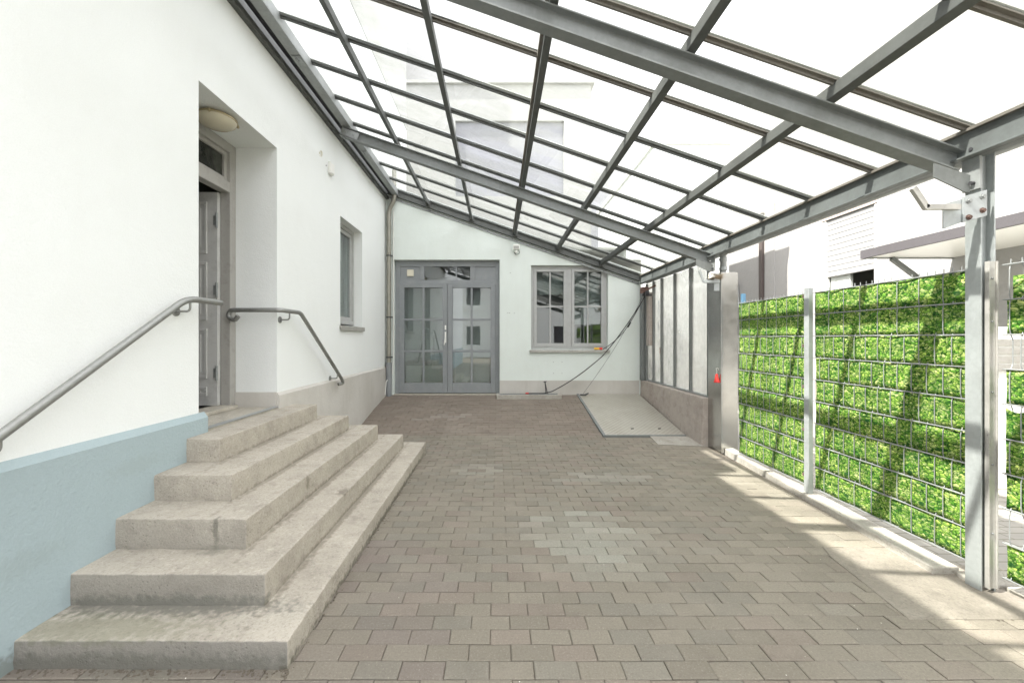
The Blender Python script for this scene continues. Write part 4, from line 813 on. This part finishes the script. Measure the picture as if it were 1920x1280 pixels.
def mesh_panel(y0, y1):
    m = MB(); r2 = random.Random(int(y0*10))
    for z in FZ:
        for s_ in (-.0085, .0085): m.tube([(FX+s_, y0, z),(FX+s_, y1, z)], .0042, 6)
    ny = int((y1-y0)/.05)
    for i in range(ny+1):
        y = y0+.02+i*.05
        if y > y1: break
        # the wire passes in front of or behind each strip
        pts = []
        for j in range(len(FZ)-1):
            step3 = 3 if j in (7, 8, 0) else 2
            front = (i+j) % step3 == 0 if step3 == 2 else i % 3 == (0 if j != 0 else 1)
            off = -.007 if front else .012
            z = FZ[j]; pts += [(FX, y, z), (FX+off, y, z+.03), (FX+off, y, z+.17)]
        pts += [(FX, y, FZ[-1]), (FX, y, FZ[-1]+.03)]; m.tube(pts, .003, 5)
    m.build('wire_mesh', M['galv'], fn)
for (a, b, s_) in ((3.70,4.83,1),(2.44,3.67,2)):
    mesh_panel(a, b)
    for j in range(9): strip(a+.005, b-.005, FZ[j], FZ[j+1], s_*20+j)
mesh_panel(1.2, 2.30)
torn = {8:lambda y: min(.95,max(0,(2.31-y)*-4+.95)) , 7:lambda y: .0}
for j in (7, 5, 4, 3, 2, 0): strip(1.2, 2.29, FZ[j], FZ[j+1], 60+j, (lambda y: .12+.08*math.sin(y*40)) if j in (4,) else None)
strip(1.2, 2.26, FZ[8], FZ[9]-.03, 69, lambda y: max(0, min(.9, (y-2.16)*7)))
strip(1.2, 2.17, FZ[1], FZ[2], 70, lambda y: .1)

# ------------------------------------------------------------------ across the yard on the right
FXW = 6.4
nbh = thing('neighbour_house', 'white coarse-rendered building across the yard with a half-open roller shutter', 'building', (FXW,8,0))
SY0, SY1 = 6.72, 7.85
m_ = wall_cells(MB(), 'X', (-2, 16), (-.05, 7.5), [(SY0,SY1,.0,3.78)], FXW, FXW+.35); weld(m_.build('wall', M['render_far'], nbh))
m_ = MB(); m_.box(FXW+.002,FXW+.12,SY1-.12,SY1-.001,0,3.66) if False else None
m_ = MB(); m_.box(FXW-.004,FXW+.15,SY1+.001,SY1+.16,0,3.80); m_.build('shutter_reveal', M['reveal_brown'], nbh)
m_ = MB(); m_.box(FXW-.006,FXW+.15,SY0-.02,SY1+.0,3.781,3.82); m_.build('shutter_head', M['reveal_brown'], nbh)
m_ = MB(); m_.box(FXW+.01,FXW+.09,SY0+.001,SY0+.06,0,3.77).box(FXW+.01,FXW+.09,SY1-.07,SY1-.001,0,3.77); m_.build('shutter_guide', M['white'], nbh, bevel=.004)
m_ = MB(); z = 3.77; zs = 2.72
while z > zs:
    m_.prism([(FXW+.03,SY0+.062,z-.092),(FXW+.03,SY0+.062,z-.012),(FXW+.042,SY0+.062,z),(FXW+.05,SY0+.062,z),(FXW+.05,SY0+.062,z-.10),(FXW+.042,SY0+.062,z-.10)], (0,0,0), (0,SY1-SY0-.134,0)); z -= .10
m_.build('roller_shutter', M['shutter'], nbh)
m_ = MB(); m_.box(FXW+.10,FXW+.15,SY0+.62,SY1-.08,.0,2.9); m_.build('shutter_door', M['blind'], nbh)
room(nbh, FXW+.36, FXW+3, SY0-.5, SY1+.5, 0, 3.9, 'x0')
m_ = MB(); m_.box(FXW-.07,FXW-.001,9.55,9.66,0,4.5); m_.build('cable_duct', M['darkpipe'], nbh, bevel=.006)
m_ = MB(); m_.box(FXW-.02,FXW-.001,9.18,9.50,0,4.6); m_.build('pilaster', M['render_far'], nbh)
m_ = MB(); m_.tube(bez([(FXW-.05,11.6,2.92),(FXW-.05,10.55,2.92),(FXW-.05,10.5,2.3)], .05), .03, 8); m_.build('wall_pipe', M['galv'], nbh)
# flat canopy on the neighbour wall
fc = thing('flat_porch_roof', 'flat porch roof with mauve grey fascia on the building across the yard', 'canopy', (5.7,3,2.6))
m_ = MB(); m_.box(5.10,5.14,-2,5.60,2.60,2.715); m_.build('fascia', M['fascia'], fc)
m_ = MB(); m_.box(5.141,FXW-.002,-2,5.58,2.62,2.70); m_.build('soffit', M['white'], fc)
m_ = MB(); m_.box(5.141,FXW-.002,5.581,5.60,2.60,2.63); m_.build('edge_angle', M['galv'], fc)
for y in (5.56, 3.2, .8):
    m_ = MB(); m_.beam((5.5,y,2.60),(6.38,y,1.95),[(-.02,-.03),(.02,-.03),(.02,.03),(-.02,.03)]); m_.build('strut', M['galv_beam'], fc)
# louvred white cabinet beyond the fence, seen through the torn strips
vb = thing('louvred_cabinet', 'white cabinet with grey louvres seen through the torn fence strips', 'cabinet', (5.3,4.2,0))
m_ = MB(); m_.box(4.2,5.6,4.0,4.6,-.03,1.6); m_.build('body', M['white'], vb, bevel=.01)
m_ = MB()
for k in range(4): m_.box(4.25,5.55,3.985,3.999,1.16+k*.085,1.22+k*.085)
m_.build('louvre', M['alu_sill'], vb)

# taller lavender block behind the annex
rb = thing('rear_block', 'pale grey building with lavender facade panel rising behind the annex, seen through the roof glass', 'building', (-1.1,14,0))
rm = stucco('pale_grey_render', (.31,.315,.305), (.27,.27,.26)); rm2 = stucco('lavender_panel', (.235,.24,.265), (.21,.21,.23))
m_ = wall_cells(MB(), 'Y', (-5.3,3.1), (0,9.9), [(-1.4,2.2,6.2,8.7),(-4.2,-3.2,6.3,8.2)], 13.2, 13.5); weld(m_.build('wall', rm.m, rb))
m_ = MB(); m_.box(-5.3,-5.0,13.502,18,0,9.9).box(2.8,3.1,13.502,18,0,9.9).box(-4.99,2.79,17.7,18,0,9.9); m_.build('rear_wall', rm.m, rb)
m_ = MB(); m_.box(-5.4,3.2,13.1,18.1,9.901,10.0); m_.build('roof', rm.m, rb)
m_ = MB(); m_.box(-1.399,2.199,13.3,13.4,6.201,8.699); pnl = m_.build('facade_panel', rm2.m, rb)
m_ = MB(); m_.box(-4.199,-3.201,13.35,13.40,6.301,8.199); m_.build('window', M['frame_light'], rb)
# plain block added beyond the screen to shade the wall across the yard
gb_ = thing('added_shade_block', 'plain white block added beyond the obscured screen to shade the wall across the yard', 'building', (4,10,0))
m_ = MB(); m_.box(3.3,4.85,8.35,13,-.03,5.55); m_.build('wall', M['render_white'], gb_)
m_ = MB(); m_.box(3.25,4.9,8.3,13.05,5.551,5.65); m_.build('roof', M['white'], gb_)
# street side behind the viewpoint: seen only mirrored in the panes
sb = thing('street_building', 'white street building mirrored in the window panes', 'building', (3,-16,0))
m_ = wall_cells(MB(), 'Y', (-9,16), (-.03,7.5), [(x_,x_+1.1,z_,z_+1.5) for x_ in (-6,-2.5,1,4.5,8,11.5) for z_ in (1.0,4.2)], -16, -16.3); weld(m_.build('wall', M['render_white'], sb))
for x_ in (-6,-2.5,1,4.5,8,11.5):
    for z_ in (1.0,4.2): m_ = MB(); m_.box(x_+.001,x_+1.099,-16.2,-16.15,z_+.001,z_+1.499); m_.build('window', M['darkmetal'], sb)
m_ = MB(); m_.box(-9.2,16.2,-24,-15.8,7.501,7.7); m_.build('roof', M['darkmetal'], sb)
